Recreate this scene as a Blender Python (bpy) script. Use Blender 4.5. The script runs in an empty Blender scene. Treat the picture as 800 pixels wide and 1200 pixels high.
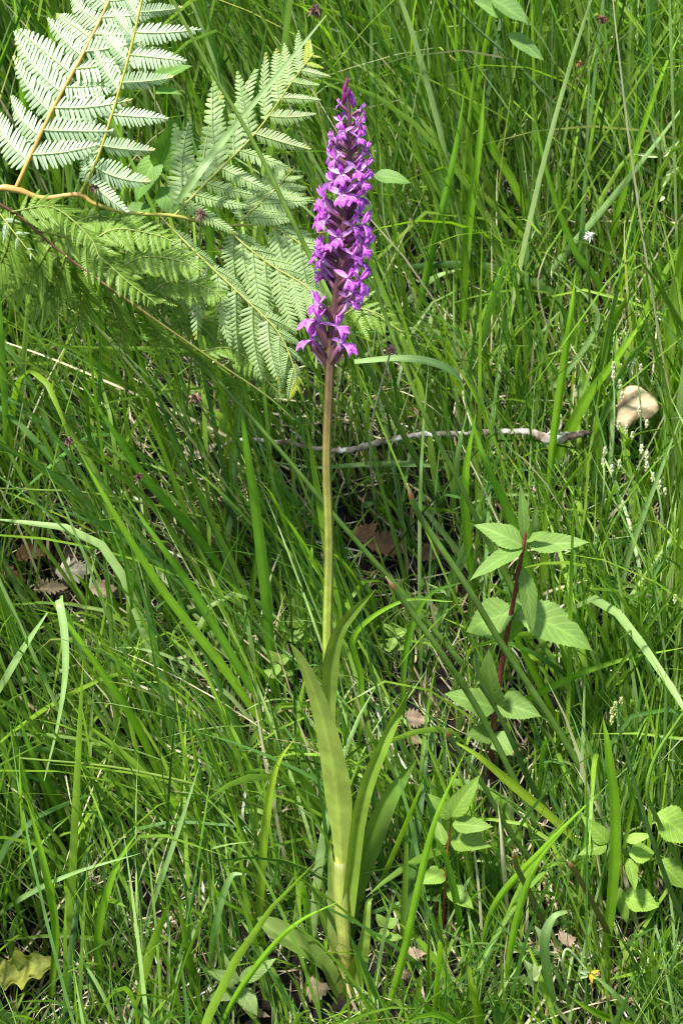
import bpy, math, random
import numpy as np
from mathutils import Vector, Matrix

random.seed(7)
RNG = np.random.default_rng(7)
R = math.radians
SC = bpy.context.scene
COL = SC.collection

# ------------------------------------------------------------------ camera
FOV, PITCH = R(36.0), R(20.0)
CAM = np.array([0.0, -0.877, 0.651])
cam_d = bpy.data.cameras.new('camera')
cam_d.sensor_fit = 'VERTICAL'
cam_d.angle = FOV
cam_d.clip_start, cam_d.clip_end = 0.02, 500.0
cam_d.dof.use_dof = True
cam_d.dof.focus_distance = 0.93
cam_d.dof.aperture_fstop = 16.0
cam = bpy.data.objects.new('camera', cam_d)
cam.location = CAM
cam.rotation_euler = (math.pi / 2 - PITCH, 0, 0)
COL.objects.link(cam)
SC.camera = cam
FP = 600.0 / math.tan(FOV / 2)                       # focal length in photo pixels (800 x 1200)
FW = np.array([0, math.cos(PITCH), -math.sin(PITCH)])
UP = np.array([0, math.sin(PITCH), math.cos(PITCH)])

# ------------------------------------------------------------------ sky, sun, exposure
SUN_EL, SUN_AZ = R(57.0), R(216.0)                   # azimuth clockwise from +Y: from behind the camera's left shoulder
world = bpy.data.worlds.new('World')
SC.world = world
world.use_nodes = True
wn = world.node_tree.nodes
sky = wn.new('ShaderNodeTexSky')
sky.sky_type = 'NISHITA'
sky.sun_disc = False
sky.sun_elevation = SUN_EL
sky.sun_rotation = SUN_AZ
world.node_tree.links.new(sky.outputs[0], wn['Background'].inputs[0])
wn['Background'].inputs[1].default_value = 0.115
sun_d = bpy.data.lights.new('sun', 'SUN')
sun_d.energy = 4.8
sun_d.angle = R(5.0)
sun_d.color = (1.0, 0.98, 0.94)
sun = bpy.data.objects.new('sun', sun_d)
sdir = Vector((math.sin(SUN_AZ) * math.cos(SUN_EL), math.cos(SUN_AZ) * math.cos(SUN_EL), math.sin(SUN_EL)))
sun.rotation_euler = sdir.to_track_quat('Z', 'Y').to_euler()
sun.location = sdir * 8
COL.objects.link(sun)
SC.view_settings.view_transform = 'Standard'
SC.view_settings.look = 'None'
SC.view_settings.exposure = 1.05
SC.view_settings.gamma = 1.0
SC.render.engine = 'CYCLES'
SC.cycles.filter_width = 1.1
SC.cycles.max_bounces = 8
SC.cycles.diffuse_bounces = 4
SC.cycles.transmission_bounces = 5

# ------------------------------------------------------------------ layout helpers
def gz(x, y):
    """height of the sloping bank"""
    x = np.asarray(x, float); y = np.asarray(y, float)
    yy = np.where(y > 1.7, 1.7 + 0.5 * (1 - np.exp(-(y - 1.7) / 0.5)), y)
    yy = np.where(yy < -1.1, -1.1 - 0.4 * (1 - np.exp((yy + 1.1) / 0.4)), yy)
    z = 0.80 * yy
    z = z + 0.012 * np.sin(7 * x + 2.1) * np.cos(9 * y + .4) + 0.007 * np.sin(19 * x + 13 * y)
    return z - 0.012 * math.sin(2.1) * math.cos(.4)

def ray(px, py):
    d = FW + np.array([1, 0, 0]) * ((px - 400) / FP) + UP * ((600 - py) / FP)
    return d
def at(px, py, Y):
    d = ray(px, py)
    return CAM + d * ((Y - CAM[1]) / d[1])
def gp(px, py):
    d = ray(px, py); s = 0.6
    while s < 6:
        p = CAM + d * s
        if p[2] <= float(gz(p[0], p[1])): return p
        s += 0.004
    return CAM + d * s
def proj(P):
    d = P - CAM
    dep = d @ FW
    return 400 + FP * d[..., 0] / dep, 600 - FP * (d @ UP) / dep, dep
def mpp(P):
    """metres per photo pixel at P"""
    return float((np.asarray(P) - CAM) @ FW) / FP

def catmull(P, n):
    P = np.asarray(P, float)
    if len(P) == 2:
        t = np.linspace(0, 1, n)[:, None]
        return P[0] * (1 - t) + P[1] * t
    Q = np.vstack([2 * P[0] - P[1], P, 2 * P[-1] - P[-2]])
    k = len(P) - 1
    out = []
    for u in np.linspace(0, k, n):
        i = min(int(u), k - 1); f = u - i
        a, b, c, d = Q[i], Q[i + 1], Q[i + 2], Q[i + 3]
        out.append(0.5 * (2 * b + (c - a) * f + (2 * a - 5 * b + 4 * c - d) * f * f + (3 * b - a - 3 * c + d) * f ** 3))
    return np.array(out)

# keep-clear map: how far the things that must stay visible are from the eye
CELL = 4
KD = np.zeros((320, 220)); KPR = np.zeros((320, 220))
def keep(P, wpx, pr):
    P = np.atleast_2d(P)
    px, py, dep = proj(P)
    w = np.broadcast_to(np.asarray(wpx, float), px.shape)
    for x, y, d, r in zip(px, py, dep, w):
        r = max(r * 0.5, 3)
        i0, i1 = int((y - r) / CELL), int((y + r) / CELL) + 1
        j0, j1 = int((x - r) / CELL), int((x + r) / CELL) + 1
        i0, j0 = max(i0, 0), max(j0, 0); i1, j1 = min(i1, 319), min(j1, 219)
        if i1 <= i0 or j1 <= j0: continue
        s = KD[i0:i1, j0:j1]; np.maximum(s, d, out=s)
        s = KPR[i0:i1, j0:j1]; np.maximum(s, pr, out=s)

# ------------------------------------------------------------------ mesh helpers
def mesh_np(name, V, F, C=None, UV=None, smooth=True):
    """F: list of index arrays (k,3) / (k,4)"""
    me = bpy.data.meshes.new(name)
    V = np.asarray(V, np.float32)
    me.vertices.add(len(V)); me.vertices.foreach_set('co', V.ravel())
    F = [np.asarray(f, np.int32) for f in F if len(f)]
    li = np.concatenate([f.ravel() for f in F])
    tot = np.concatenate([np.full(len(f), f.shape[1], np.int32) for f in F])
    st = np.concatenate([[0], np.cumsum(tot)[:-1]]).astype(np.int32)
    me.loops.add(len(li)); me.loops.foreach_set('vertex_index', li)
    me.polygons.add(len(tot)); me.polygons.foreach_set('loop_start', st)
    me.polygons.foreach_set('loop_total', tot)
    me.polygons.foreach_set('use_smooth', np.full(len(tot), smooth))
    if UV is not None:
        uv = me.uv_layers.new(name='UVMap')
        uv.data.foreach_set('uv', np.asarray(UV, np.float32)[li].ravel())
    if C is not None:
        ca = me.color_attributes.new('Col', 'FLOAT_COLOR', 'POINT')
        C4 = np.ones((len(V), 4), np.float32); C4[:, :3] = C
        ca.data.foreach_set('color', C4.ravel())
    me.update(); me.validate()
    return me

class MB:
    def __init__(s): s.V = []; s.F3 = []; s.F4 = []; s.C = []; s.UV = []; s.n = 0
    def add(s, V, F, C, UV=None):
        V = np.asarray(V, float)
        C = np.broadcast_to(np.asarray(C, float), V.shape)
        if UV is None: UV = np.zeros((len(V), 2))
        s.V.append(V); s.C.append(C); s.UV.append(UV)
        F = np.asarray(F)
        (s.F4 if F.shape[1] == 4 else s.F3).append(F + s.n)
        s.n += len(V)
    def grid(s, G, C, UV=None):
        """G: (a,b,3) grid"""
        a, b = G.shape[:2]
        idx = np.arange(a * b).reshape(a, b)
        F = np.stack([idx[:-1, :-1], idx[:-1, 1:], idx[1:, 1:], idx[1:, :-1]], -1).reshape(-1, 4)
        C = np.asarray(C, float)
        if C.ndim == 3: C = C.reshape(-1, 3)
        if UV is None:
            u, v = np.meshgrid(np.linspace(-1, 1, b), np.linspace(0, 1, a))
            UV = np.stack([u, v], -1)
        s.add(G.reshape(-1, 3), F, C, UV.reshape(-1, 2))
    def mesh(s, name, origin=(0, 0, 0)):
        F = []
        if s.F4: F.append(np.concatenate(s.F4))
        if s.F3: F.append(np.concatenate(s.F3))
        return mesh_np(name, np.concatenate(s.V) - np.asarray(origin), F, np.concatenate(s.C), np.concatenate(s.UV))
    def tube(s, P, r, C, k=7, cap=True):
        P = np.asarray(P, float); n = len(P)
        r = np.broadcast_to(np.asarray(r, float), (n,))
        T = np.gradient(P, axis=0); T /= np.linalg.norm(T, axis=1)[:, None] + 1e-12
        ref = np.array([0.31, 0.83, 0.46]); 
        A = np.cross(T, ref); A /= np.linalg.norm(A, axis=1)[:, None] + 1e-12
        B = np.cross(T, A)
        a = np.linspace(0, 2 * math.pi, k + 1)
        G = P[:, None] + r[:, None, None] * (np.cos(a)[None, :, None] * A[:, None] + np.sin(a)[None, :, None] * B[:, None])
        C = np.asarray(C, float)
        if C.ndim == 2: C = np.repeat(C[:, None], k + 1, 1)
        s.grid(G, C)
        if cap:
            for e in (0, -1):
                c = C[e, :1] if C.ndim == 3 else C
                V = np.vstack([G[e, :-1], P[e]])
                F = np.array([[i, (i + 1) % k, k] for i in range(k)])
                s.add(V, F, c)
    def ribbon(s, P, W, nh, C, across=3, fold=0.25, twist=0.0, twist0=0.0):
        """strip along P with full widths W, facing nh, folded along its midrib"""
        P = np.asarray(P, float); n = len(P)
        W = np.broadcast_to(np.asarray(W, float), (n,))
        T = np.gradient(P, axis=0); T /= np.linalg.norm(T, axis=1)[:, None] + 1e-12
        nh = np.asarray(nh, float)
        S = np.cross(T, nh); S /= np.linalg.norm(S, axis=1)[:, None] + 1e-12
        N = np.cross(S, T)
        ph = twist0 + twist * np.linspace(0, 1, n)
        S, N = S * np.cos(ph)[:, None] + N * np.sin(ph)[:, None], N * np.cos(ph)[:, None] - S * np.sin(ph)[:, None]
        u = np.linspace(-1, 1, across)
        G = P[:, None] + (W[:, None] * 0.5 * u[None])[..., None] * S[:, None] + (np.abs(u)[None] * fold * W[:, None] * 0.5)[..., None] * N[:, None]
        C = np.asarray(C, float)
        if C.ndim == 2: C = np.repeat(C[:, None], across, 1)
        s.grid(G, C)

def tag(o, label=None, cat=None, group=None, kind=None):
    if label: o['label'] = label
    if cat: o['category'] = cat
    if group: o['group'] = group
    if kind: o['kind'] = kind
    return o
def link(name, data, parent=None, mat=None):
    o = bpy.data.objects.new(name, data)
    if mat and data and not data.materials: data.materials.append(mat)
    COL.objects.link(o)
    if parent: o.parent = parent
    return o
def thing(name, loc, label, cat, group=None):
    o = link(name, None)
    o.location = Vector(loc); o.empty_display_size = 0.01
    return tag(o, label, cat, group)
def org(o):
    return np.array(o.location) if o.parent is None else org(o.parent) + np.array(o.location)
def part(name, mb, parent, mat):
    return link(name, mb.mesh(name, org(parent)), parent, mat)
def solo(name, mb, mat, base, label, cat, group=None, kind=None):
    o = link(name, mb.mesh(name, base), None, mat)
    o.location = Vector(base)
    return tag(o, label, cat, group, kind)

# ------------------------------------------------------------------ materials
def mat_leaf(name, rough=0.42, transl=0.35, spec=0.5, tcol=(1.3, 1.5, 0.45), noise=0.25, nscale=60, veins=None, sat=1.0, coat=0.0):
    m = bpy.data.materials.new(name); m.use_nodes = True
    nt = m.node_tree; N = nt.nodes; L = nt.links
    p = N['Principled BSDF']; out = N['Material Output']
    a = N.new('ShaderNodeAttribute'); a.attribute_name = 'Col'
    tc = N.new('ShaderNodeTexCoord')
    nz = N.new('ShaderNodeTexNoise'); nz.inputs['Scale'].default_value = nscale; nz.inputs['Detail'].default_value = 4
    L.new(tc.outputs['Object'], nz.inputs['Vector'])
    mr = N.new('ShaderNodeMapRange'); mr.inputs[1].default_value = .3; mr.inputs[2].default_value = .7
    mr.inputs[3].default_value = 1 - noise; mr.inputs[4].default_value = 1 + noise
    L.new(nz.outputs['Fac'], mr.inputs[0])
    mul = N.new('ShaderNodeVectorMath'); mul.operation = 'SCALE'
    L.new(a.outputs['Color'], mul.inputs[0]); L.new(mr.outputs[0], mul.inputs['Scale'])
    col = mul.outputs[0]
    if veins:
        sp = N.new('ShaderNodeSeparateXYZ'); L.new(tc.outputs['UV'], sp.inputs[0])
        def math_(op, x, y=None):
            q = N.new('ShaderNodeMath'); q.operation = op
            for i, v in enumerate((x, y)):
                if v is None: continue
                if isinstance(v, (int, float)): q.inputs[i].default_value = v
                else: L.new(v, q.inputs[i])
            return q.outputs[0]
        au = math_('ABSOLUTE', sp.outputs[0])
        if veins == 'net':                            # side veins running forward from the midrib
            w = math_('SINE', math_('MULTIPLY', math_('SUBTRACT', sp.outputs[1], math_('MULTIPLY', au, 0.26)), 26))
            mid = math_('LESS_THAN', au, 0.06)
            h = math_('MAXIMUM', math_('POWER', math_('ABSOLUTE', w), 14), math_('MULTIPLY', mid, 1.0))
            amp, vcol, dist = -0.35, 1.16, 0.0003
        else:                                         # parallel veins
            w = math_('SINE', math_('MULTIPLY', sp.outputs[0], 34))
            h = math_('MULTIPLY', math_('ADD', w, 1), 0.5)
            amp, vcol, dist = 0.3, 1.05, 0.00012
        bp = N.new('ShaderNodeBump'); bp.inputs['Strength'].default_value = abs(amp); bp.inputs['Distance'].default_value = dist
        bp.invert = amp < 0
        L.new(h, bp.inputs['Height']); L.new(bp.outputs[0], p.inputs['Normal'])
        m2 = N.new('ShaderNodeMapRange'); m2.inputs[3].default_value = 0.95; m2.inputs[4].default_value = vcol
        L.new(h, m2.inputs[0])
        mu2 = N.new('ShaderNodeVectorMath'); mu2.operation = 'SCALE'
        L.new(col, mu2.inputs[0]); L.new(m2.outputs[0], mu2.inputs['Scale']); col = mu2.outputs[0]
    L.new(col, p.inputs['Base Color'])
    p.inputs['Roughness'].default_value = rough
    p.inputs['Specular IOR Level'].default_value = spec
    if transl > 0:
        tr = N.new('ShaderNodeBsdfTranslucent')
        tm = N.new('ShaderNodeVectorMath'); tm.operation = 'MULTIPLY'; tm.inputs[1].default_value = tcol
        L.new(col, tm.inputs[0]); L.new(tm.outputs[0], tr.inputs['Color'])
        mx = N.new('ShaderNodeMixShader'); mx.inputs[0].default_value = transl
        L.new(p.outputs[0], mx.inputs[1]); L.new(tr.outputs[0], mx.inputs[2]); L.new(mx.outputs[0], out.inputs['Surface'])
    return m

M_GRASS = mat_leaf('grass_blade_green', 0.38, 0.48, 0.30, noise=0.18, nscale=40)
M_WIDE = mat_leaf('wide_blade_green', 0.38, 0.46, 0.34, noise=0.14, nscale=50, veins='par')
M_STRAW = mat_leaf('dry_straw', 0.6, 0.2, 0.3, (1.1, 1, .8), noise=0.25)
M_RUSH = mat_leaf('rush_green', 0.42, 0.0, 0.35, noise=0.2, nscale=90)
M_FERN = mat_leaf('bracken_green', 0.45, 0.34, 0.5, (1.0, 1.1, .6), noise=0.14, nscale=70)
M_HERB = mat_leaf('herb_leaf', 0.55, 0.36, 0.28, noise=0.12, nscale=90, veins='net')
M_ORCH = mat_leaf('orchid_leaf', 0.42, 0.34, 0.4, (1.3, 1.2, .45), noise=0.2, nscale=75, veins='par')
M_STEM = mat_leaf('stem_skin', 0.45, 0.0, 0.45, noise=0.2, nscale=160)
M_DEAD = mat_leaf('dead_leaf', 0.7, 0.15, 0.25, (1.1, .9, .6), noise=0.4, nscale=120, veins='net')

def mat_petal():
    m = mat_leaf('petal_magenta', 0.45, 0.34, 0.35, (1.15, .9, 1.15), noise=0.22, nscale=420)
    nt = m.node_tree; N = nt.nodes; L = nt.links
    p = N['Principled BSDF']
    oi = N.new('ShaderNodeObjectInfo')
    hs = N.new('ShaderNodeHueSaturation')
    src = p.inputs['Base Color'].links[0].from_socket
    mr = N.new('ShaderNodeMapRange'); mr.inputs[3].default_value = 0.47; mr.inputs[4].default_value = 0.53
    mv = N.new('ShaderNodeMapRange'); mv.inputs[3].default_value = 0.6; mv.inputs[4].default_value = 1.45
    L.new(oi.outputs['Random'], mr.inputs[0]); L.new(mr.outputs[0], hs.inputs['Hue'])
    L.new(oi.outputs['Random'], mv.inputs[0]); L.new(mv.outputs[0], hs.inputs['Value'])
    L.new(src, hs.inputs['Color']); L.new(hs.outputs[0], p.inputs['Base Color'])
    return m
M_PETAL = mat_petal()

def mat_noise(name, c1, c2, scale, rough=0.85, bump=0.4, dist=0.003, c3=None, detail=8):
    m = bpy.data.materials.new(name); m.use_nodes = True
    nt = m.node_tree; N = nt.nodes; L = nt.links
    p = N['Principled BSDF']
    tc = N.new('ShaderNodeTexCoord')
    nz = N.new('ShaderNodeTexNoise'); nz.inputs['Scale'].default_value = scale; nz.inputs['Detail'].default_value = detail
    L.new(tc.outputs['Object'], nz.inputs['Vector'])
    cr = N.new('ShaderNodeValToRGB')
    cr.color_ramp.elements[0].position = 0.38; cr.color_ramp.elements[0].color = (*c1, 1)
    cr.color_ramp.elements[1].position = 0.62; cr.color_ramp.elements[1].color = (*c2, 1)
    if c3:
        e = cr.color_ramp.elements.new(0.5); e.color = (*c3, 1)
    L.new(nz.outputs['Fac'], cr.inputs[0]); L.new(cr.outputs[0], p.inputs['Base Color'])
    p.inputs['Roughness'].default_value = rough
    p.inputs['Specular IOR Level'].default_value = .2
    bp = N.new('ShaderNodeBump'); bp.inputs['Strength'].default_value = bump; bp.inputs['Distance'].default_value = dist
    n2 = N.new('ShaderNodeTexNoise'); n2.inputs['Scale'].default_value = scale * 3; n2.inputs['Detail'].default_value = 6
    L.new(tc.outputs['Object'], n2.inputs['Vector'])
    L.new(n2.outputs['Fac'], bp.inputs['Height']); L.new(bp.outputs[0], p.inputs['Normal'])
    return m
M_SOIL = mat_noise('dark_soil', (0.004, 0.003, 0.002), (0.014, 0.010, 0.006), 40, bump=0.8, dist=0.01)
M_BARK = mat_noise('lichen_bark', (0.13, 0.09, 0.065), (0.72, 0.70, 0.62), 75, bump=0.7, dist=0.002, c3=(0.34, 0.30, 0.25))
M_STONE = mat_noise('tan_stone', (0.22, 0.15, 0.085), (0.54, 0.42, 0.27), 60, rough=0.8, bump=0.7, dist=0.0015, c3=(0.47, 0.36, 0.22))

# ------------------------------------------------------------------ ground
def build_ground():
    def axis(lo, hi, a, b, fine, coarse):
        return np.unique(np.round(np.concatenate([-np.geomspace(-lo, -a, coarse), np.linspace(a, b, fine), np.geomspace(b, hi, coarse)]), 5))
    xs = axis(-60, 60, -1.2, 1.2, 90, 14); ys = axis(-60, 60, -1.3, 2.4, 130, 14)
    X, Y = np.meshgrid(xs, ys)
    Z = gz(X, Y)
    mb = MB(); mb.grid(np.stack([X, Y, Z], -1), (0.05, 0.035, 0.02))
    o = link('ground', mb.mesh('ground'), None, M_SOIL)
    tag(o, 'dark soil of the grassy bank, seen between the blades', 'ground', kind='structure')
build_ground()

# ------------------------------------------------------------------ the orchid
def pxpts(lst, n=None):
    """[(px,py,Y,w)] -> 3D points and widths in metres, splined"""
    P = np.array([at(a[0], a[1], a[2]) for a in lst]); W = np.array([a[3] * mpp(at(a[0], a[1], a[2])) for a in lst])
    n = n or 8 * len(lst)
    Q = catmull(np.hstack([P, W[:, None]]), n)
    return Q[:, :3], np.maximum(Q[:, 3], 0.00015)

def grad(cols, n):
    """[(t,(r,g,b))] -> (n,3)"""
    t = np.linspace(0, 1, n); ts = [c[0] for c in cols]
    return np.stack([np.interp(t, ts, [c[1][k] for c in cols]) for k in range(3)], -1)

YG = (0.36, 0.40, 0.07); OG = (0.17, 0.26, 0.035); PB = (0.085, 0.035, 0.035)
def build_orchid():
    base = gp(405, 1150)
    base = at(405, 1150, 0.0); base[2] = float(gz(base[0], 0)) - 0.004
    T = thing('orchid_plant', base, 'tall purple orchid with one dense flower spike in front of the fern', 'orchid')
    stem = [(405, 1152, 0, 13), (403, 1100, 0, 15), (400, 1030, 0, 14), (396, 960, 0, 13), (389.5, 860, 0, 11.5), (383.6, 760, 0, 11.2), (385.6, 640, 0, 10.8),
            (382.6, 540, 0, 10.3), (386, 450, 0, 10.5), (388, 400, 0, 11), (394, 350, 0, 10), (400, 295, 0, 8.5), (405, 240, 0, 7.5), (409, 185, 0, 6), (409, 140, 0, 4.5), (407, 104, 0, 3)]
    P, W = pxpts(stem, 90)
    C = grad([(0, (0.50, 0.50, 0.12)), (.12, (0.48, 0.50, 0.10)), (.27, (0.28, 0.38, 0.055)), (.36, (0.24, 0.29, 0.045)), (.43, (0.21, 0.21, 0.042)), (.50, (0.155, 0.12, 0.038)), (.56, (0.105, 0.06, 0.036)), (.64, PB), (1, (0.10, 0.03, 0.06))], 90)
    mb = MB()
    kk = 20; a = np.linspace(0, 2 * math.pi, kk + 1)
    rib = 1 + .07 * np.sin(a * 5)[None] + .03 * np.sin(a * 9 + 1)[None]          # ribbed stem, darker grooves
    G = P[:, None] + (W / 2)[:, None, None] * rib[..., None] * np.stack([np.cos(a), np.sin(a), 0 * a], -1)[None]
    mb.grid(G, C[:, None] * (1 + .22 * np.sin(a * 5))[None, :, None] * (1 + .10 * np.sin(np.arange(90) * .9 + 2 * np.sin(np.arange(90) * .31)))[:, None, None])
    part('stem', mb, T, M_STEM)
    keep(P[11:], np.maximum(W[11:] / 0.00055, 10) + 10, 1.0)
    sh, shw = pxpts([(406, 1166, -0.001, 14), (404, 1120, -0.001, 17), (401, 1070, -0.001, 18), (399.5, 1022, -0.001, 17.5), (399, 1008, -0.001, 16.5)], 14)
    mb = MB(); mb.tube(sh, shw / 2, grad([(0, (0.46, 0.48, 0.10)), (.8, (0.40, 0.45, 0.11)), (1, (0.6, 0.62, 0.3))], 14), 12, cap=False)
    part('sheath', mb, T, M_ORCH)
    NF = (-0.15, -0.9, 0.35)
    lv = [  # control points, facing, fold, colours root->tip
        ([(400, 1028, -.002, 15), (398, 985, -.008, 21), (395, 940, -.016, 33), (388, 890, -.026, 30), (377, 840, -.036, 24), (362, 795, -.046, 16), (350, 770, -.052, 10), (340, 754, -.056, 1)], (-.25, -.85, .4), -.35, (0.42, 0.50, 0.10), (0.33, 0.43, 0.08)),
        ([(404, 1080, 0, 18), (411, 1020, -.004, 18), (418, 960, -.010, 19), (429, 915, -.014, 19), (446, 875, -.016, 16), (465, 835, -.016, 11), (483, 801, -.030, 1)], (.3, -.8, .3), .6, (0.27, 0.39, 0.05), (0.19, 0.33, 0.03)),
        ([(405, 1110, .012, 14), (418, 1040, .018, 20), (438, 975, .024, 27), (455, 935, .030, 22), (473, 910, .034, 12), (488, 889, .036, 1)], (.35, -.75, .3), .4, (0.15, 0.26, 0.03), (0.10, 0.20, 0.02)),
        ([(388, 862, -.001, 9), (386, 828, -.004, 13), (385, 800, -.008, 19), (388, 765, -.013, 19), (397, 738, -.018, 15), (413, 717, -.022, 12), (428, 702, -.025, 6), (440, 690, -.027, 1)], (.2, -.9, .25), .55, (0.24, 0.33, 0.06), (0.13, 0.22, 0.02)),
        ([(408, 1176, -.004, 22), (415, 1140, -.008, 26), (425, 1105, -.012, 15), (429, 1075, -.012, 9), (431, 1058, -.010, 7), (436, 1052, -.006, 2)], (.3, -.85, .3), .5, (0.22, 0.32, 0.05), (0.22, 0.33, 0.05)),
        ([(398, 1165, -.006, 14), (383, 1135, -.012, 20), (365, 1118, -.018, 27), (342, 1103, -.024, 31), (320, 1090, -.028, 28), (306, 1080, -.030, 14), (301, 1076, -.031, 2)], (-.1, -.45, .9), .35, (0.20, 0.30, 0.05), (0.30, 0.40, 0.11)),
        ([(402, 1150, .006, 16), (397, 1095, .006, 22), (392, 1050, .004, 14), (389, 1015, .0, 8), (387, 990, -.002, 2)], (-.4, -.8, .2), .7, (0.33, 0.40, 0.10), (0.25, 0.36, 0.07)),
    ]
    for pts, nh, fold, c0, c1 in lv:
        P, W = pxpts(pts, 40)
        n = len(P)
        C = grad([(0, c0), (1, c1)], n)
        mb = MB()
        u = np.linspace(-1, 1, 9)
        CC = C[:, None] * (1 + 0.25 * np.exp(-(u / .15) ** 2))[None, :, None]
        mb.ribbon(P, W, nh, CC, across=9, fold=fold, twist=random.uniform(-.15, .15))
        part('leaf', mb, T, M_ORCH)
        keep(P[10:], W[10:] / 0.00055 + 4, 0.93 if pts[-1][1] < 950 else .3)

    # ---- flower meshes (millimetres), three variants; +X outward, +Z up
    mm = 0.001
    def petal(L, Wd, base, d, nrm, cup, col, tipcol, nt_=7, ns=5, bend=0.0, pw=1.0, mb=None):
        mb = mb or MB()
        d = np.array(d, float); d /= np.linalg.norm(d)
        nrm = np.array(nrm, float); sd = np.cross(d, nrm); sd /= np.linalg.norm(sd); nrm = np.cross(sd, d)
        t = np.linspace(0, 1, nt_)[:, None]; s = np.linspace(-1, 1, ns)[None]
        prof = np.sin(np.pi * np.clip(t * .93 + .07, 0, 1) ** pw) ** .8
        G = np.array(base) + (t * L + 0 * s)[..., None] * d + (s * prof * Wd / 2)[..., None] * sd + (cup * s * s * prof * Wd / 2 + bend * t * t * L)[..., None] * nrm
        C = np.array(col) * (1 - t)[..., None] + np.array(tipcol) * t[..., None] + 0 * s[..., None]
        mb.grid(G * mm, C)
        return mb
    LILAC = np.array((0.62, 0.17, 0.67)); DEEP = np.array((0.40, 0.045, 0.47)); PALE = np.array((0.84, 0.62, 0.84))
    variants = []
    for v in range(7):
        rr = random.Random(50 + v)
        Fc = np.array([12.0, 0, 4.5])
        # lip, three lobes
        a, b = 10, 13
        t = np.linspace(0, 1, a)[:, None]; s = np.linspace(-1, 1, b)[None]
        wid = np.interp(t, [0, .15, .45, .75, 1], [1.3, 2.0, 3.7, 4.6, 4.0]) * rr.uniform(.85, 1.15)
        ln = 7.8 * (1 - .30 * np.abs(np.sin(s * math.pi * 1.0)) ** 1.5 - .20 * s * s)
        out = 2.6 * np.sin(t * 2.2) - 1.9 * t * s * s
        G = np.stack([Fc[0] + out + .35 * np.sin(9 * s + v) * t, s * wid, Fc[2] - t * ln * .92 + 0.5 * t * s], -1)
        mark = (np.sin(s * 17 + 3 * np.sin(t * 7 + v)) * np.sin(t * 15 + s * 6 + v) > .25) & (np.abs(s) < .75) & (t > .12) & (t < .85)
        C = LILAC * (1 - 0 * (t + s))[..., None]
        C = C * (.92 + .3 * (np.abs(s) + 0 * t))[..., None]
        thr = np.exp(-((t / .22) ** 2 + (s / .5) ** 2))[..., None]
        C = C * (1 - thr) + PALE * thr
        C = np.where(mark[..., None], DEEP * .6, C)
        lip = MB(); lip.grid(G * mm, C)
        # lateral sepals
        seps = []
        for sg in (-1, 1):
            seps.append(petal(8.6, 3.0, Fc + (-.5, sg * .6, .8), (rr.uniform(-.15, .35), sg, rr.uniform(.25, .8)), (1, 0, .2), .5, PALE * .75, LILAC * .95, bend=rr.uniform(-.15, .15)))
        # hood of dorsal sepal and two petals, with the column below
        hood = MB()
        petal(6.6, 3.2, Fc + (-1.2, 0, 1.0), (.55, 0, .85), (1, 0, -.45), .8, LILAC * .8, LILAC * 1.15, bend=.25, mb=hood)
        for sg in (-1, 1):
            petal(5.6, 2.3, Fc + (-.6, sg * .9, .9), (.75, -sg * .12 + sg * .25, .65), (.6, sg * -.6, -.3), .7, LILAC * .85, LILAC * 1.1, bend=.25, mb=hood)
        tt = np.linspace(0, 1, 5)[:, None]
        hood.tube((Fc + np.array([-1.5, 0, 0.2]) + tt * np.array([2.4, 0, 1.7])) * mm, np.array([.9, 1.2, 1.3, 1.1, .5]) * mm, (0.62, 0.30, 0.62), 6)
        tt = np.linspace(0, 1, 9)
        sp = np.stack([Fc[0] - 1.2 - 8.5 * tt, 0.6 * np.sin(tt * 2 + v), Fc[2] - .8 - 3.6 * np.sin(tt * 1.5)], -1)
        spur = MB(); spur.tube(sp * mm, np.interp(tt, [0, .25, 1], [1.5, 1.15, .7]) * mm, grad([(0, PALE * .8), (1, LILAC)], 9), 6)
        ov = np.stack([12.0 * tt, 0 * tt, 4.5 * np.sin(tt * math.pi / 2) ** 1.2], -1)
        ovary = MB(); ovary.tube(ov * mm, np.interp(tt, [0, .3, .7, 1], [.9, 1.35, 1.3, .9]) * mm, grad([(0, (0.10, .06, .04)), (.6, (0.17, .05, .10)), (1, (0.36, .10, .36))], 9), 7)
        br = petal(15, 3.4, (0, 0, -1.0), (1, rr.uniform(-.2, .2), .25), (0, 0, 1), .8, (0.15, 0.10, 0.05), (0.13, 0.03, 0.09), bend=.05)
        variants.append(dict(flower=hood.mesh('flower'), lip=lip.mesh('lip'), sepal=[q.mesh('sepal') for q in seps], spur=spur.mesh('spur'), ovary=ovary.mesh('ovary'), bract=br.mesh('bract')))
        for k in ('flower', 'lip', 'spur'): variants[-1][k].materials.append(M_PETAL)
        for q in variants[-1]['sepal']: q.materials.append(M_PETAL)
        for k in ('ovary', 'bract'): variants[-1][k].materials.append(M_STEM)

    axis = catmull([at(x, y, 0) for x, y in [(385, 430), (388, 400), (394, 350), (400, 295), (405, 240), (409, 185), (409, 140), (407, 100)]], 120)
    axy = proj(axis)[1]
    def on_axis(py): return axis[int(np.argmin(np.abs(axy - py)))]
    def flower(py, az, tilt, sc, roll=0.0, bloom=True):
        """az: 0 = towards the camera, +90 = photo right"""
        v = random.choice(variants)
        ax = on_axis(py)
        M = Matrix.Translation(Vector(ax) - Vector(base)) @ Matrix.Rotation(R(az - 90), 4, 'Z') @ Matrix.Rotation(-R(tilt), 4, 'Y') @ Matrix.Rotation(R(roll), 4, 'X') @ Matrix.Scale(sc, 4)
        f = link('flower', v['flower'], T); f.matrix_basis = M
        subs = [('lip', v['lip']), ('sepal', v['sepal'][0]), ('sepal', v['sepal'][1]), ('spur', v['spur']), ('ovary', v['ovary']), ('bract', v['bract'])]
        for nm, me in subs: link(nm, me, f)
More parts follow.
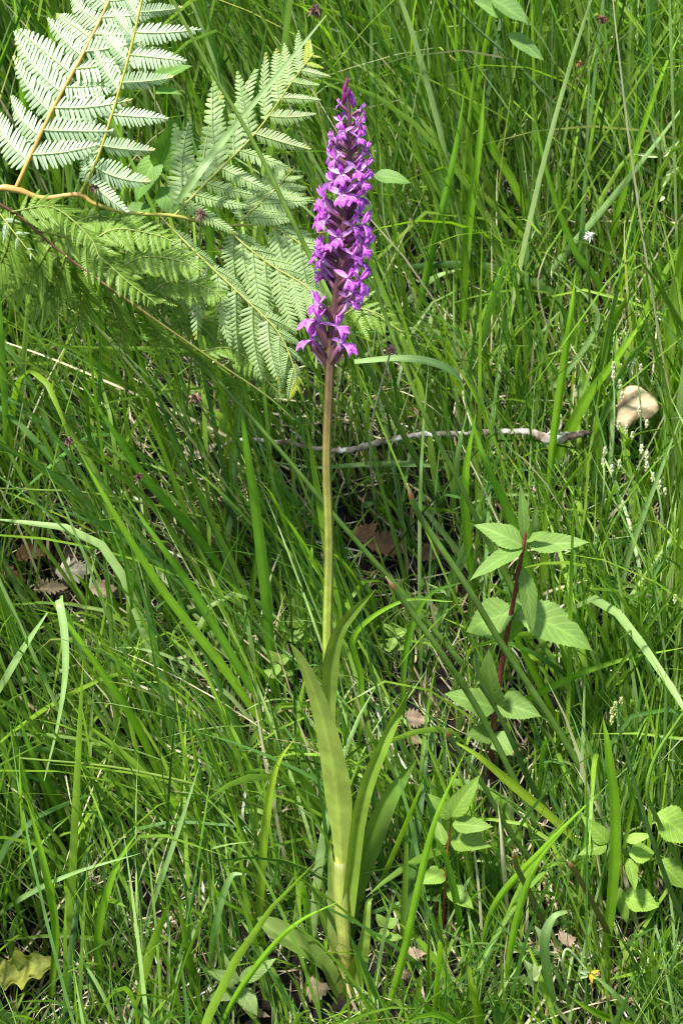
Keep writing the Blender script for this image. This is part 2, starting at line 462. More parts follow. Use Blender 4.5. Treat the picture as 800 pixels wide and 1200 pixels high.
    rr = random.Random(11)
    n = 56
    for i in range(n):
        t = i / (n - 1)
        py = 126 + (346 - 126) * t ** .93 + rr.uniform(-3, 3)
        side = 1 if i % 2 else -1
        k = rr.random()
        az = side * (rr.uniform(45, 100) if k < .72 else rr.uniform(100, 160) if k < .9 else rr.uniform(5, 35))
        sc = np.interp(t, [0, .15, .5, 1], [.55, .72, 1.02, 1.25]) * rr.uniform(.78, 1.2)
        flower(py + 8, az, rr.uniform(8, 34), sc, rr.uniform(-14, 14))
    for py, az, tl, sc in ((432, -84, 38, 1.5), (412, -76, 46, 1.65), (432, 66, 36, 1.4), (411, 58, 50, 1.2), (374, -60, 26, 1.15), (372, 66, 26, 1.2)):
        flower(py, az, tl, sc, rr.uniform(-8, 8))
    # closed buds at the tip
    for k, (x, y, s) in enumerate(((404, 103, 1), (409, 108, .9), (406, 96, .8), (413, 117, 1.3), (403, 114, 1.1))):
        c = at(x, y, rr.uniform(-.004, .004))
        tt = np.linspace(0, 1, 7)
        d = np.array([rr.uniform(-.25, .25), -.2, 1.0])
        P = c + (tt[:, None] - .5) * d * 0.0066 * s
        mb = MB(); mb.tube(P, np.array([.4, 1.0, 1.35, 1.4, 1.2, .8, .3]) * .001 * s * .85, (0.30, 0.035, 0.20) if k != 3 else (0.45, .09, .52), 8)
        part('bud', mb, T, M_PETAL)
    keep(axis, 62, 1.0)
    return T
build_orchid()

# ------------------------------------------------------------------ bracken
def leaflet_mesh(seed, n=14, young=0.0):
    """one feathered leaflet: axis along +X (length 1), lobes in +-Y, upper face +Z"""
    rr = random.Random(seed)
    mb = MB()
    bend = rr.uniform(0, .22); droop = rr.uniform(-.05, .34)
    def warp(V):
        V = V.copy()
        V[..., 1] += bend * V[..., 0] ** 2
        V[..., 2] -= droop * V[..., 0] ** 2
        return V
    for i in range(n):
        t = (i + .5) / n
        pl = 0.20 * np.interp(t, [0, .1, .35, .8, 1], [.75, .95, 1, .5, .12]) * rr.uniform(.9, 1.08)
        for sg in (-1, 1):
            al = R(68 + rr.uniform(-5, 5) - 14 * t)
            d = np.array([math.cos(al), sg * math.sin(al), -rr.uniform(.02, .22)])
            ac = np.array([1.0, 0, 0]) - .2 * d
            hw = .42 / n
            u = np.array([0, .35, .7, .92, 1.0]); w = np.array([1.15, .95, .82, .55, .12]) * hw
            x0 = np.array([t, 0, 0])
            G = x0 + u[:, None, None] * pl * d + np.array([-1, 0, 1])[None, :, None] * w[:, None, None] * ac
            G[:, (0, 2), 2] -= w[:, None] * .45
            G[..., 2] -= (u ** 2 * .03)[:, None]
            if sg < 0: G = G[:, ::-1]
            mb.grid(warp(G), np.array([1, 1, 1]) * rr.uniform(.85, 1.12) if not (seed % 3 == 0 and t > .88) else np.array([1.0, .8, .5]))
    x = np.linspace(0, 1, 14)
    P = warp(np.stack([x, 0 * x, 0 * x + .002], -1))
    mb.tube(P, np.interp(x, [0, 1], [.011, .004]), (1.1, 1.08, .8), 4, cap=False)
    return mb
LEAFLETS = {}
def leaflet_set(key, col):
    out = []
    for k in range(6):
        mb = leaflet_mesh(100 + k, (14 if key == 'pale' else 15) + k % 4)
        mb.C = [np.asarray(c) * np.asarray(col) for c in mb.C]
        me = mb.mesh('leaflet'); me.materials.append(M_FERN); out.append(me)
    LEAFLETS[key] = out
leaflet_set('pale', (0.44, 0.56, 0.34))
leaflet_set('mid', (0.37, 0.50, 0.20))
leaflet_set('green', (0.20, 0.33, 0.04))
leaflet_set('tip', (0.42, 0.50, 0.07))

def pinna(T, pts, npair, LL, LR, nh, key, stalk, aL=62, aR=62, hang=0.0, t0=0.05, tipkey=None, wfac=1.0, seed=0, pr=0.8, prof=None, wid=(3.4, 1.2)):
    rr = random.Random(seed * 17 + 3)
    P, _ = pxpts([(*p, 1) for p in pts], 60)
    m = mpp(P[len(P) // 2])
    r = np.linspace(wid[0], wid[1], 60) * m / 2
    mb = MB(); mb.tube(P, r, stalk, 6)
    o = part('pinna', mb, T, M_STEM)
    base = org(T)
    nh = np.array(nh, float); nh /= np.linalg.norm(nh)
    prof = prof or ([0, .15, .4, .8, 1], [.72, 1, .92, .45, .12])
    for i in range(npair):
        t = t0 + (1 - t0) * (i + .5) / npair
        for sg in (-1, 1):
            tt = min(t + sg * .12 / npair, 1)
            k = tt * 59; i0 = min(int(k), 58); f = k - i0
            p = P[i0] * (1 - f) + P[i0 + 1] * f
            tg = P[min(i0 + 3, 59)] - P[max(i0 - 2, 0)]; tg /= np.linalg.norm(tg)
            sd = np.cross(tg, nh); sd /= np.linalg.norm(sd)       # photo right of an upward axis
            N = np.cross(sd, tg)
            L = (LR if sg > 0 else LL) * m * np.interp(t, *prof) * rr.uniform(.82, 1.12)
            if L < 4 * m: continue
            a = R((aR if sg > 0 else aL) + rr.uniform(-6, 6) - 10 * t)
            d = math.cos(a) * tg + math.sin(a) * sg * sd + N * rr.uniform(-.12, .16) + np.array([0, 0, -hang * rr.uniform(.7, 1.3)])
            d /= np.linalg.norm(d)
            nn = N + .36 * np.array([rr.uniform(-1, 1), rr.uniform(-1, 1), rr.uniform(-1, 1)])
            yv = np.cross(nn, d); yv /= np.linalg.norm(yv); zv = np.cross(d, yv)
            w = wfac * rr.uniform(.85, 1.1)
            if yv @ tg < 0: yv = -yv
            me = rr.choice(LEAFLETS[tipkey if tipkey and t > .86 else key])
            mtx = Matrix(((d[0] * L, yv[0] * L * w, zv[0] * L, p[0] - base[0]), (d[1] * L, yv[1] * L * w, zv[1] * L, p[1] - base[1]), (d[2] * L, yv[2] * L * w, zv[2] * L, p[2] - base[2]), (0, 0, 0, 1)))
            q = link('leaflet', me, o); q.matrix_basis = mtx
            keep(p + d * L * np.linspace(0.05, .95, 5)[:, None], 16, pr)
    keep(P, 8, pr)
    return o

def build_ferns():
    OR = (0.50, 0.30, 0.08); YL = (0.46, 0.42, 0.08); GR = (0.34, 0.36, 0.07)
    root = gp(-190, 560)
    A = thing('bracken_frond', root, 'pale green bracken frond on an orange stalk, upper left', 'fern')
    ys = 0.10
    st = [(-190, 560, root[1], 9), (-150, 400, .12, 9), (-80, 262, .10, 8), (-10, 224, .095, 7.5), (18, 222, .095, 8.5), (50, 232, .097, 6), (92, 228, .10, 5.8), (112, 239, .10, 4.8), (150, 249, .105, 4.4), (205, 253, .11, 4.4), (240, 261, .115, 4), (278, 264, .12, 3.4), (312, 262, .125, 2.6)]
    P, W = pxpts(st, 110)
    mb = MB(); mb.tube(P, W / 2, grad([(0, OR), (.5, OR), (.66, YL), (1, GR)], 110), 8)
    part('stalk', mb, A, M_STEM); keep(P, 14, .95)
    NA = (-.2, -.72, .66)
    pinna(A, [(18, 222, .095), (60, 132, .10), (98, 62, .11), (128, 0, .12), (150, -60, .13), (168, -130, .14)], 15, 100, 98, NA, 'pale', OR, 84, 72, seed=1, wid=(5, 2.4), pr=.97, wfac=1.15)
    pinna(A, [(94, 228, .10), (116, 182, .092), (148, 78, .084), (166, 2, .08), (178, -60, .08), (188, -120, .08)], 14, 74, 84, NA, 'pale', YL, 74, 76, seed=2, wid=(4, 2.2), pr=.97, wfac=1.05)
    pinna(A, [(205, 252, .11), (240, 216, .115), (300, 155, .12), (345, 92, .12), (368, 62, .118)], 12, 118, 74, (-.15, -.75, .6), 'mid', GR, 60, 72, seed=3, tipkey='tip', wid=(3, 1.4), pr=.95, wfac=.84)
    pinna(A, [(278, 263, .12), (302, 240, .13), (322, 222, .135), (345, 196, .14)], 8, 60, 60, (-.15, -.75, .6), 'mid', GR, 60, 60, seed=4, wid=(2.6, 1.2))
    pinna(A, [(312, 262, .125), (340, 277, .125), (365, 298, .12), (385, 330, .115)], 8, 60, 100, (-.15, -.7, .65), 'mid', GR, 70, 44, hang=.6, seed=5, wfac=.95, wid=(2.4, 1.2))
    pinna(A, [(264, 265, .12), (287, 287, .115), (320, 312, .11), (358, 335, .10), (375, 356, .095)], 9, 56, 92, (-.15, -.7, .65), 'mid', GR, 70, 48, hang=.65, seed=6, wfac=.95, wid=(2.6, 1.3))
    pinna(A, [(188, 254, .108), (235, 301, .10), (285, 348, .09), (325, 388, .082), (345, 432, .078), (347, 458, .078)], 11, 52, 90, (-.15, -.7, .65), 'mid', GR, 66, 50, hang=.7, seed=7, wfac=.92, tipkey='tip', wid=(3, 1.3), pr=.9)
    pinna(A, [(0, 250, .06), (12, 266, .058), (26, 284, .056), (42, 303, .054)], 3, 22, 20, (-.2, -.8, .5), 'pale', GR, 60, 60, seed=8, wid=(2, 1))
    pinna(A, [(270, 300, .16), (295, 350, .165), (310, 395, .16), (318, 430, .155)], 7, 50, 50, (-.1, -.8, .5), 'green', GR, 60, 60, hang=.3, seed=9, wid=(2, 1))
    # the second frond: green, tipped nearly edge-on, arching down to the right
    rb = gp(-160, 520)
    B = thing('bracken_frond', rb, 'darker green bracken frond drooping below the pale frond, red-brown stalk', 'fern')
    RB = (0.11, 0.05, 0.02)
    st = [(-160, 520, rb[1], 5), (-120, 330, .08, 5), (-50, 232, .07, 4.5), (10, 245, .07, 4), (75, 298, .07, 3), (150, 352, .065, 3.4), (240, 415, .075, 2.6), (310, 462, .085, 2), (345, 492, .09, 1)]
    P, W = pxpts(st, 90)
    mb = MB(); mb.tube(P, W / 2, grad([(0, RB), (.55, RB), (.75, (0.25, 0.25, 0.05)), (1, (0.2, .28, .05))], 90), 7)
    part('stalk', mb, B, M_STEM); keep(P[30:], 12, .8)
    GS = (0.22, 0.27, 0.05)
    NB = (-.25, -.5, .8)
    rr = random.Random(5)
    # upper row of side branches and hanging lower row
    ups = [((14, 248), (62, 243), (104, 276), (117, 302), 24), ((26, 256), (72, 262), (118, 318), (136, 372), 24), ((40, 268), (100, 288), (150, 330), (184, 356), 28), ((60, 286), (100, 256), (138, 256), (150, 262), 26),
           ((84, 304), (130, 270), (178, 274), (206, 284), 30), ((100, 316), (150, 318), (205, 368), (222, 408), 26), ((118, 330), (165, 302), (212, 306), (238, 318), 30), ((150, 352), (196, 348), (246, 392), (262, 420), 22),
           ((158, 358), (200, 330), (244, 338), (262, 350), 26), ((196, 384), (236, 372), (276, 396), (290, 412), 22), ((235, 412), (270, 408), (300, 430), (312, 446), 17), ((275, 438), (300, 436), (322, 456), (332, 470), 12)]
    for k, (a, b, c, e, L) in enumerate(ups):
        y0 = .068 + .003 * k + (.03 if k % 2 else 0)
        pinna(B, [(*a, y0), (*b, y0 + .004), (*c, y0 - .004), (*e, y0 - .010)], 15, L * 1.45, L * 1.45, NB if k not in (0, 1, 2, 5, 7) else (.35, -.45, .8), 'green', GS, 66, 66, hang=.12, seed=20 + k, wid=(2.4, 1.1), pr=.92, wfac=.9)
    dns = [((18, 252), (5, 300), (-20, 340), 34), ((60, 288), (38, 322), (2, 354), 30), ((78, 300), (60, 345), (30, 372), 30), ((85, 305), (95, 350), (85, 398), 32), ((125, 335), (140, 375), (140, 420), 30), ((165, 362), (185, 395), (192, 440), 26), ((205, 392), (228, 420), (240, 462), 22), ((250, 424), (270, 446), (285, 480), 16)]
    for k, (a, b, c, L) in enumerate(dns):
        y0 = .055 + .005 * k
        pinna(B, [(*a, y0), (*b, y0 + .03), (*c, y0 + .05)], 13, L * 1.5, L * 1.5, (-.3, -.8, .4), 'green', GS, 62, 62, hang=.1, seed=40 + k, wid=(2.4, 1.1), pr=.88, wfac=1.15)
    rc = gp(380, 520)
    Cc = thing('bracken_frond', rc, 'small bright green fern tip showing right behind the lowest orchid flowers', 'fern')
    st = [(380, 520, rc[1], 3), (385, 430, rc[1] - .03, 2.6), (395, 380, .14, 2.2), (425, 362, .13, 1.8), (470, 388, .12, 1)]
    P, W = pxpts(st, 40)
    mb = MB(); mb.tube(P, W / 2, GS, 6); part('stalk', mb, Cc, M_STEM)
    pinna(Cc, [(390, 395, .145), (405, 365, .14), (440, 366, .13), (474, 394, .12)], 9, 38, 46, (-.1, -.7, .6), 'green', GS, 66, 60, hang=.25, seed=60, wid=(2, 1), pr=.7)
build_ferns()

# ------------------------------------------------------------------ broad-leaved herbs
def herb_leaf(mb, p0, p1, w, nh, col, teeth=14, droop=.12, fold=.22, wide_at=.38, rr=random, serr=.11):
    p0, p1 = np.array(p0), np.array(p1)
    ax = p1 - p0; L = np.linalg.norm(ax); ax = ax / L
    nh = np.array(nh, float)
    sd = np.cross(ax, nh); sd /= np.linalg.norm(sd); nn = np.cross(sd, ax)
    a, b = 61, 9
    t = np.linspace(0, 1, a)[:, None]; s = np.linspace(-1, 1, b)[None]
    prof = np.interp(t, [0, .06, wide_at * .5, wide_at, .7, .9, 1], [.10, .42, .86, 1.0, .62, .22, .01])
    edge = 1 + serr * (((t * teeth) % 1.0) - .5) * (np.abs(s) > .8)
    wv = rr.uniform(-1, 1)
    hh = fold * np.abs(s) * prof * w / 2 - droop * L * (t * t - t * .6) + .035 * w * np.sin(6 * t + 3 * wv) * s + .02 * w * np.sin(13 * t + 5 * wv) * (s * s)
    G = p0 + (t * L)[..., None] * ax + (s * prof * edge * w / 2)[..., None] * sd + (hh + 0 * t)[..., None] * nn
    G = G + 0.05 * w * wv * (t * t)[..., None] * sd
    C = np.array(col) * (1 + .12 * (np.abs(s) < .1) + 0 * t)[..., None]
    mb.grid(G, C)

def herb(name, label, stem, leaves, scol, lcol, cat='plant', wst=4, pr=.8):
    rr = random.Random(hash(label) % 1000 if False else len(label))
    base = at(*stem[0][:3])
    T = thing(name, base, label, cat)
    P, W = pxpts([(*s, wst * (1 - .75 * (i / (len(stem) - 1)) ** 2)) for i, s in enumerate(stem)], 30)
    mb = MB(); mb.tube(P, W / 2, scol, 7)
    part('stem', mb, T, M_STEM); keep(P, 9, pr)
    for (a, b, w, tilt) in leaves:
        pa, pb = at(*a), at(*b)
        mb = MB()
        c = np.array(lcol) * rr.uniform(.85, 1.12)
        herb_leaf(mb, pa, pb, w * .88 * mpp(pa), (tilt + rr.uniform(-.3, .3), -.7, .65), c, rr=rr, droop=rr.uniform(.1, .36), fold=rr.uniform(.05, .4))
        part('leaf', mb, T, M_HERB)
        keep(pa + (pb - pa) * np.linspace(.1, .9, 6)[:, None], w * .8, pr)
    return T

def build_herbs():
    g = gp(574, 905); Y = g[1]
    yb = Y - .03
    y = lambda k: yb - .012 * k
    LG = (0.19, 0.31, 0.065)
    herb('wood_sage', 'leafy herb with a dark red stem and toothed pale leaves, right of the orchid',
         [(574, 905, Y), (578, 850, yb), (588, 775, y(1)), (604, 690, y(2)), (613, 640, y(3)), (616, 615, y(3))],
         [((615, 632, y(3)), (610, 566, y(3.4)), 16, -.3), ((618, 632, y(3)), (631, 594, y(3.6)), 14, .5), ((616, 634, y(3)), (640, 622, y(4)), 12, .4),
          ((612, 640, y(3)), (556, 612, y(2.5)), 34, -.2), ((611, 644, y(3)), (550, 674, y(5)), 28, -.3), ((620, 640, y(3)), (690, 634, y(4)), 30, .2),
          ((612, 664, y(2.4)), (626, 748, y(4)), 32, .5), ((606, 716, y(1.6)), (700, 757, y(2.5)), 56, .2), ((602, 716, y(1.6)), (541, 738, y(.6)), 54, -.2), ((604, 706, y(1.4)), (590, 762, y(.2)), 40, 0),
          ((602, 728, y(1.5)), (618, 690, y(.6)), 26, 0),
          ((584, 828, y(.5)), (566, 768, y(3)), 40, -.5), ((580, 830, y(.5)), (524, 812, y(1.5)), 40, -.2), ((582, 822, y(.5)), (634, 838, y(1.5)), 40, .2), ((578, 860, y(0)), (600, 884, y(1)), 34, .1), ((576, 862, y(0)), (548, 858, y(1)), 30, -.1)],
         (0.15, 0.035, 0.03), LG, 'herb', 7.5, .97)
    g = gp(519, 1085); Y = g[1]; q = lambda k: Y - .02 - .01 * k
    herb('wood_sage', 'low seedling with reddish stem and smooth oval leaves, below the taller red-stemmed herb',
         [(519, 1085, Y), (521, 1040, q(0)), (525, 990, q(1)), (529, 952, q(2))],
         [((529, 956, q(2)), (559, 911, q(2.5)), 28, .2), ((529, 958, q(2)), (503, 932, q(2.5)), 22, -.3), ((530, 966, q(2)), (577, 968, q(3)), 25, .2), ((528, 985, q(1)), (574, 992, q(2.5)), 30, .3), ((521, 1022, q(0)), (492, 1034, q(1)), 28, -.2), ((523, 1042, q(0)), (556, 1064, q(1)), 28, .2), ((521, 990, q(1)), (510, 960, q(0)), 18, -.3)],
         (0.20, 0.07, 0.03), (0.20, 0.32, 0.05), 'herb', 4, .85)
    g = gp(728, 1090); Y = g[1]; q = lambda k: Y - .025 - .01 * k
    herb('wood_sage', 'pale green leafy seedling beside the dark rush at the lower right edge',
         [(728, 1090, Y), (728, 1030, q(0)), (727, 990, q(1)), (728, 968, q(2))],
         [((712, 988, q(1.5)), (682, 958, q(2)), 24, -.2), ((710, 990, q(1.5)), (678, 1001, q(2.5)), 20, -.2), ((736, 1006, q(1)), (744, 1044, q(2)), 20, .3), ((732, 985, q(1.5)), (764, 978, q(2)), 15, .2), ((736, 1000, q(1)), (768, 1000, q(.5)), 30, .2), ((768, 955, q(1)), (815, 985, q(1.5)), 52, .1), ((770, 1010, q(.5)), (806, 1040, q(1)), 36, .2), ((730, 1050, q(0)), (772, 1062, q(.5)), 38, .1), ((725, 1040, q(0)), (735, 1085, q(.5)), 18, 0), ((727, 980, q(1.5)), (714, 948, q(2)), 10, -.3)],
         (0.22, 0.22, 0.06), (0.24, 0.38, 0.06), 'herb', 3.4, .85)
    g = gp(284, 1190); Y = g[1]; q = lambda k: Y - .012 - .008 * k
    herb('wood_sage', 'low plant with smooth pale oval leaves near the bottom edge, left of the orchid foot',
         [(284, 1190, Y), (281, 1160, q(0)), (280, 1145, q(1))],
         [((281, 1150, q(1)), (322, 1124, q(2)), 22, .2), ((280, 1150, q(1)), (244, 1138, q(2)), 20, -.2), ((282, 1158, q(0)), (302, 1190, q(1)), 26, .2), ((279, 1154, q(0)), (262, 1120, q(1)), 14, -.3), ((280, 1160, q(0)), (240, 1172, q(1)), 20, 0)],
         (0.22, 0.27, 0.07), (0.26, 0.36, 0.12), 'herb', 3, .8)
    def at_g(px, py, dz): 
        p = gp(px, py); return p[1]
    Yb = .30
    herb('dock_plant', 'broad green leaf with side veins beside the tip of the pale fern', [(188, 330, .26), (186, 200, .22), (182, 120, .2), (180, 95, .2)],
         [((178, 96, .2), (224, 76, .19), 28, .2), ((182, 108, .2), (212, 108, .19), 16, .2), ((186, 200, .22), (208, 138, .2), 38, .2), ((188, 220, .22), (216, 260, .21), 34, .2), ((176, 240, .22), (140, 262, .21), 34, 0), ((186, 180, .22), (158, 236, .21), 36, -.2)], (0.2, .28, .06), (0.15, 0.28, 0.05), 'plant', 3, .5)
    herb('dock_plant', 'pointed leaf with blade shadows just right of the flower spike', [(430, 330, .22), (433, 260, .19), (438, 210, .17)],
         [((438, 206, .17), (481, 211, .165), 24, .2), ((434, 250, .18), (420, 225, .18), 16, 0)], (0.2, .28, .06), (0.17, 0.29, 0.07), 'plant', 2.4, .9)
    herb('dock_plant', 'toothed broad leaf lit at the top edge, right of centre', [(600, 120, .40), (596, 60, .37), (590, 20, .36)],
         [((574, -2, .36), (622, 28, .355), 40, .2), ((590, 20, .36), (556, 0, .355), 24, -.2), ((594, 40, .36), (640, 70, .36), 26, 0)], (0.2, .28, .06), (0.20, 0.33, 0.09), 'plant', 2.4, .7)
    # vetch-like small trefoils
    for k, (px, py, lab) in enumerate(((326, 776, 'small clover leaflets just left of the long orchid leaf tip'), (452, 1085, 'clover leaflets to the right of the orchid foot'), (352, 735, 'clover leaflets left of the orchid stem, at the stem leaf'), (462, 745, 'clover leaflets right of the orchid stem below the dry stub'))):
        g = gp(px, py + 38); Y = g[1]; y1 = Y - .02
        herb('clover', lab, [(px + 1, py + 38, Y), (px + 1, py + 18, Y - .012), (px, py + 4, y1)],
             [((px, py, y1), (px - 12, py - 14, y1), 15, -.2), ((px, py, y1), (px + 15, py - 8, y1), 15, .2), ((px, py + 2, y1), (px - 6, py + 18, y1 - .006), 14, 0), ((px + 1, py + 12, y1), (px + 20, py + 14, y1), 13, .2), ((px + 1, py + 16, y1), (px - 20, py + 10, y1), 13, -.2)], (0.2, .28, .06), (0.19, 0.30, 0.05), 'clover', 1.6, .45)
    # yellow lobed leaf lying at lower left
    Y = gp(40, 1150)[1] - .01
    mb = MB()
    n = 33; t = np.linspace(0, 1, n)[:, None]; s = np.linspace(-1, 1, 9)[None]
    p0, p1 = at(66, 1126, Y), at(-12, 1146, Y - .005)
    ax = p1 - p0; L = np.linalg.norm(ax); ax /= L
    sd = np.cross(ax, (0, -.7, .7)); sd /= np.linalg.norm(sd); nn = np.cross(sd, ax)
    prof = np.interp(t, [0, .1, .5, .85, 1], [.08, .45, 1, .7, .05]) * (1 - .42 * (np.abs(s) > .55) * np.abs(np.sin(t * 12)))
    G = p0 + (t * L)[..., None] * ax + (s * prof * L * .34)[..., None] * sd + (.12 * L * np.abs(s) * prof + .03 * L * np.sin(9 * t + 3 * s))[..., None] * nn
    mb.grid(G, (0.38, 0.40, 0.07))
    solo('fallen_leaf', mb, M_HERB, p0, 'yellow lobed leaf lying low at the left edge near the bottom', 'leaf')
    keep(G.reshape(-1, 3)[::4], 12, .85)
build_herbs()

# ------------------------------------------------------------------ rushes
def build_rushes():
    DG = (0.10, 0.18, 0.03); MG = (0.14, 0.24, 0.035); CR = (0.48, 0.34, 0.17); RD = (0.17, 0.075, 0.025)
    def rush(pts, w, col, label, cut=False, tipw=None, pr=.85):
        """pts root -> tip; root lies on the bank"""
        g = gp(*pts[0])
        Yr = g[1]; n = len(pts)
        lst = []
        for i, p in enumerate(pts):
            f = i / (n - 1)
            Y = p[2] if len(p) > 2 else Yr - .05 * f - .03 * min(1, 2 * f)
            lst.append((p[0], p[1], Y if i else Yr, w * .86 * (1 - (.12 if cut else .55) * f)))
        P, W = pxpts(lst, 44)
        T = thing('rush_stem', P[0], label, 'rush', 'dark rush stems leaning left')
        k = 40 if cut else 44
        mb = MB(); mb.tube(P[:k], W[:k] / 2, np.array(col) * np.linspace(1.0, 1.15, k)[:, None], 8)
        part('stem', mb, T, M_RUSH)
        if cut:
            Q = P[39:]; 
            C = grad([(0, RD), (.3, (0.30, 0.14, 0.045)), (.6, CR), (1, (0.50, .38, .22))], len(Q))
            mb = MB(); mb.tube(Q, W[39:] / 2 * np.linspace(1.02, .22, len(Q)), C, 8)
            o = part('tip', mb, T, M_STEM); o['label'] = 'dry cream and rust-brown broken tip'
        keep(P[4:], W[4:] / .00055 + 3, pr)
    rush([(520, 600), (432, 432, .10), (362, 298, .08), (300, 172, .07), (240, 70, .06), (190, -25, .05)], 9, MG, 'long rush stem crossing the pale fern and passing behind the flower spike')
    rush([(690, 850), (600, 690), (540, 570), (490, 470), (455, 380), (436, 325)], 9.5, MG, 'rush stem rising from the red-stemmed herb to just right of the spike base')
    rush([(715, 960), (650, 850), (592, 762), (546, 686), (500, 618), (486, 594), (477, 567)], 9.5, DG, 'rush stem with a cream broken tip, ending halfway up right of the orchid', True, pr=.97)
    rush([(640, 990), (570, 850), (520, 770), (478, 712), (452, 676)], 9, DG, 'rush stem with a rusty broken tip near the orchid stem leaf', True)
    rush([(560, 800), (480, 705), (400, 614), (330, 530), (250, 440), (190, 375)], 9, DG, 'dark rush stem running up left beneath the green fern')
    rush([(880, 290), (800, 228), (722, 178), (650, 122), (600, 70), (560, 35), (520, -5)], 7, (0.07, .13, .04), 'long dark rush arching across the upper right corner')
    rush([(830, 1140), (792, 1060), (764, 985), (744, 920), (724, 850)], 9, (0.06, .12, .025), 'very dark rush stem at the lower right edge')
    rush([(850, 1110), (800, 1020), (772, 965), (758, 930), (766, 890), (790, 850), (815, 815)], 8, (0.13, .24, .03), 'bent green rush leaf curving out of the right edge')
    rush([(662, 985), (625, 925), (600, 870), (580, 830), (560, 800)], 10, (0.06, .12, .025), 'stout dark rush stem at the foot of the red-stemmed herb')
    rush([(640, 1030), (600, 980), (560, 910), (536, 878), (520, 852)], 7, DG, 'rush stub with pale broken tip, below and right of the orchid leaves', True)
    rush([(722, 1110), (700, 1070), (680, 1032), (664, 1008)], 8.5, (0.14, .12, .03), 'short brown rush stub with dry tip among the lower right grass', True)
    rush([(640, 1090), (622, 1050), (606, 1018), (601, 998)], 8.5, (0.13, .14, .03), 'short rush stub with orange tip right of the low seedling', True)
    rush([(480, 700), (452, 590), (428, 500), (414, 440)], 7, MG, 'slim rush stem close along the right of the orchid stem')
    rush([(330, 650), (250, 610), (120, 580), (40, 574), (-20, 572)], 5, (0.12, .18, .03), 'thin green stem lying level across the left side')
    rush([(395, 975), (330, 955), (250, 925), (140, 900), (20, 888)], 6, (0.13, .19, .03), 'thin stem lying level behind the orchid, lower left')
build_rushes()

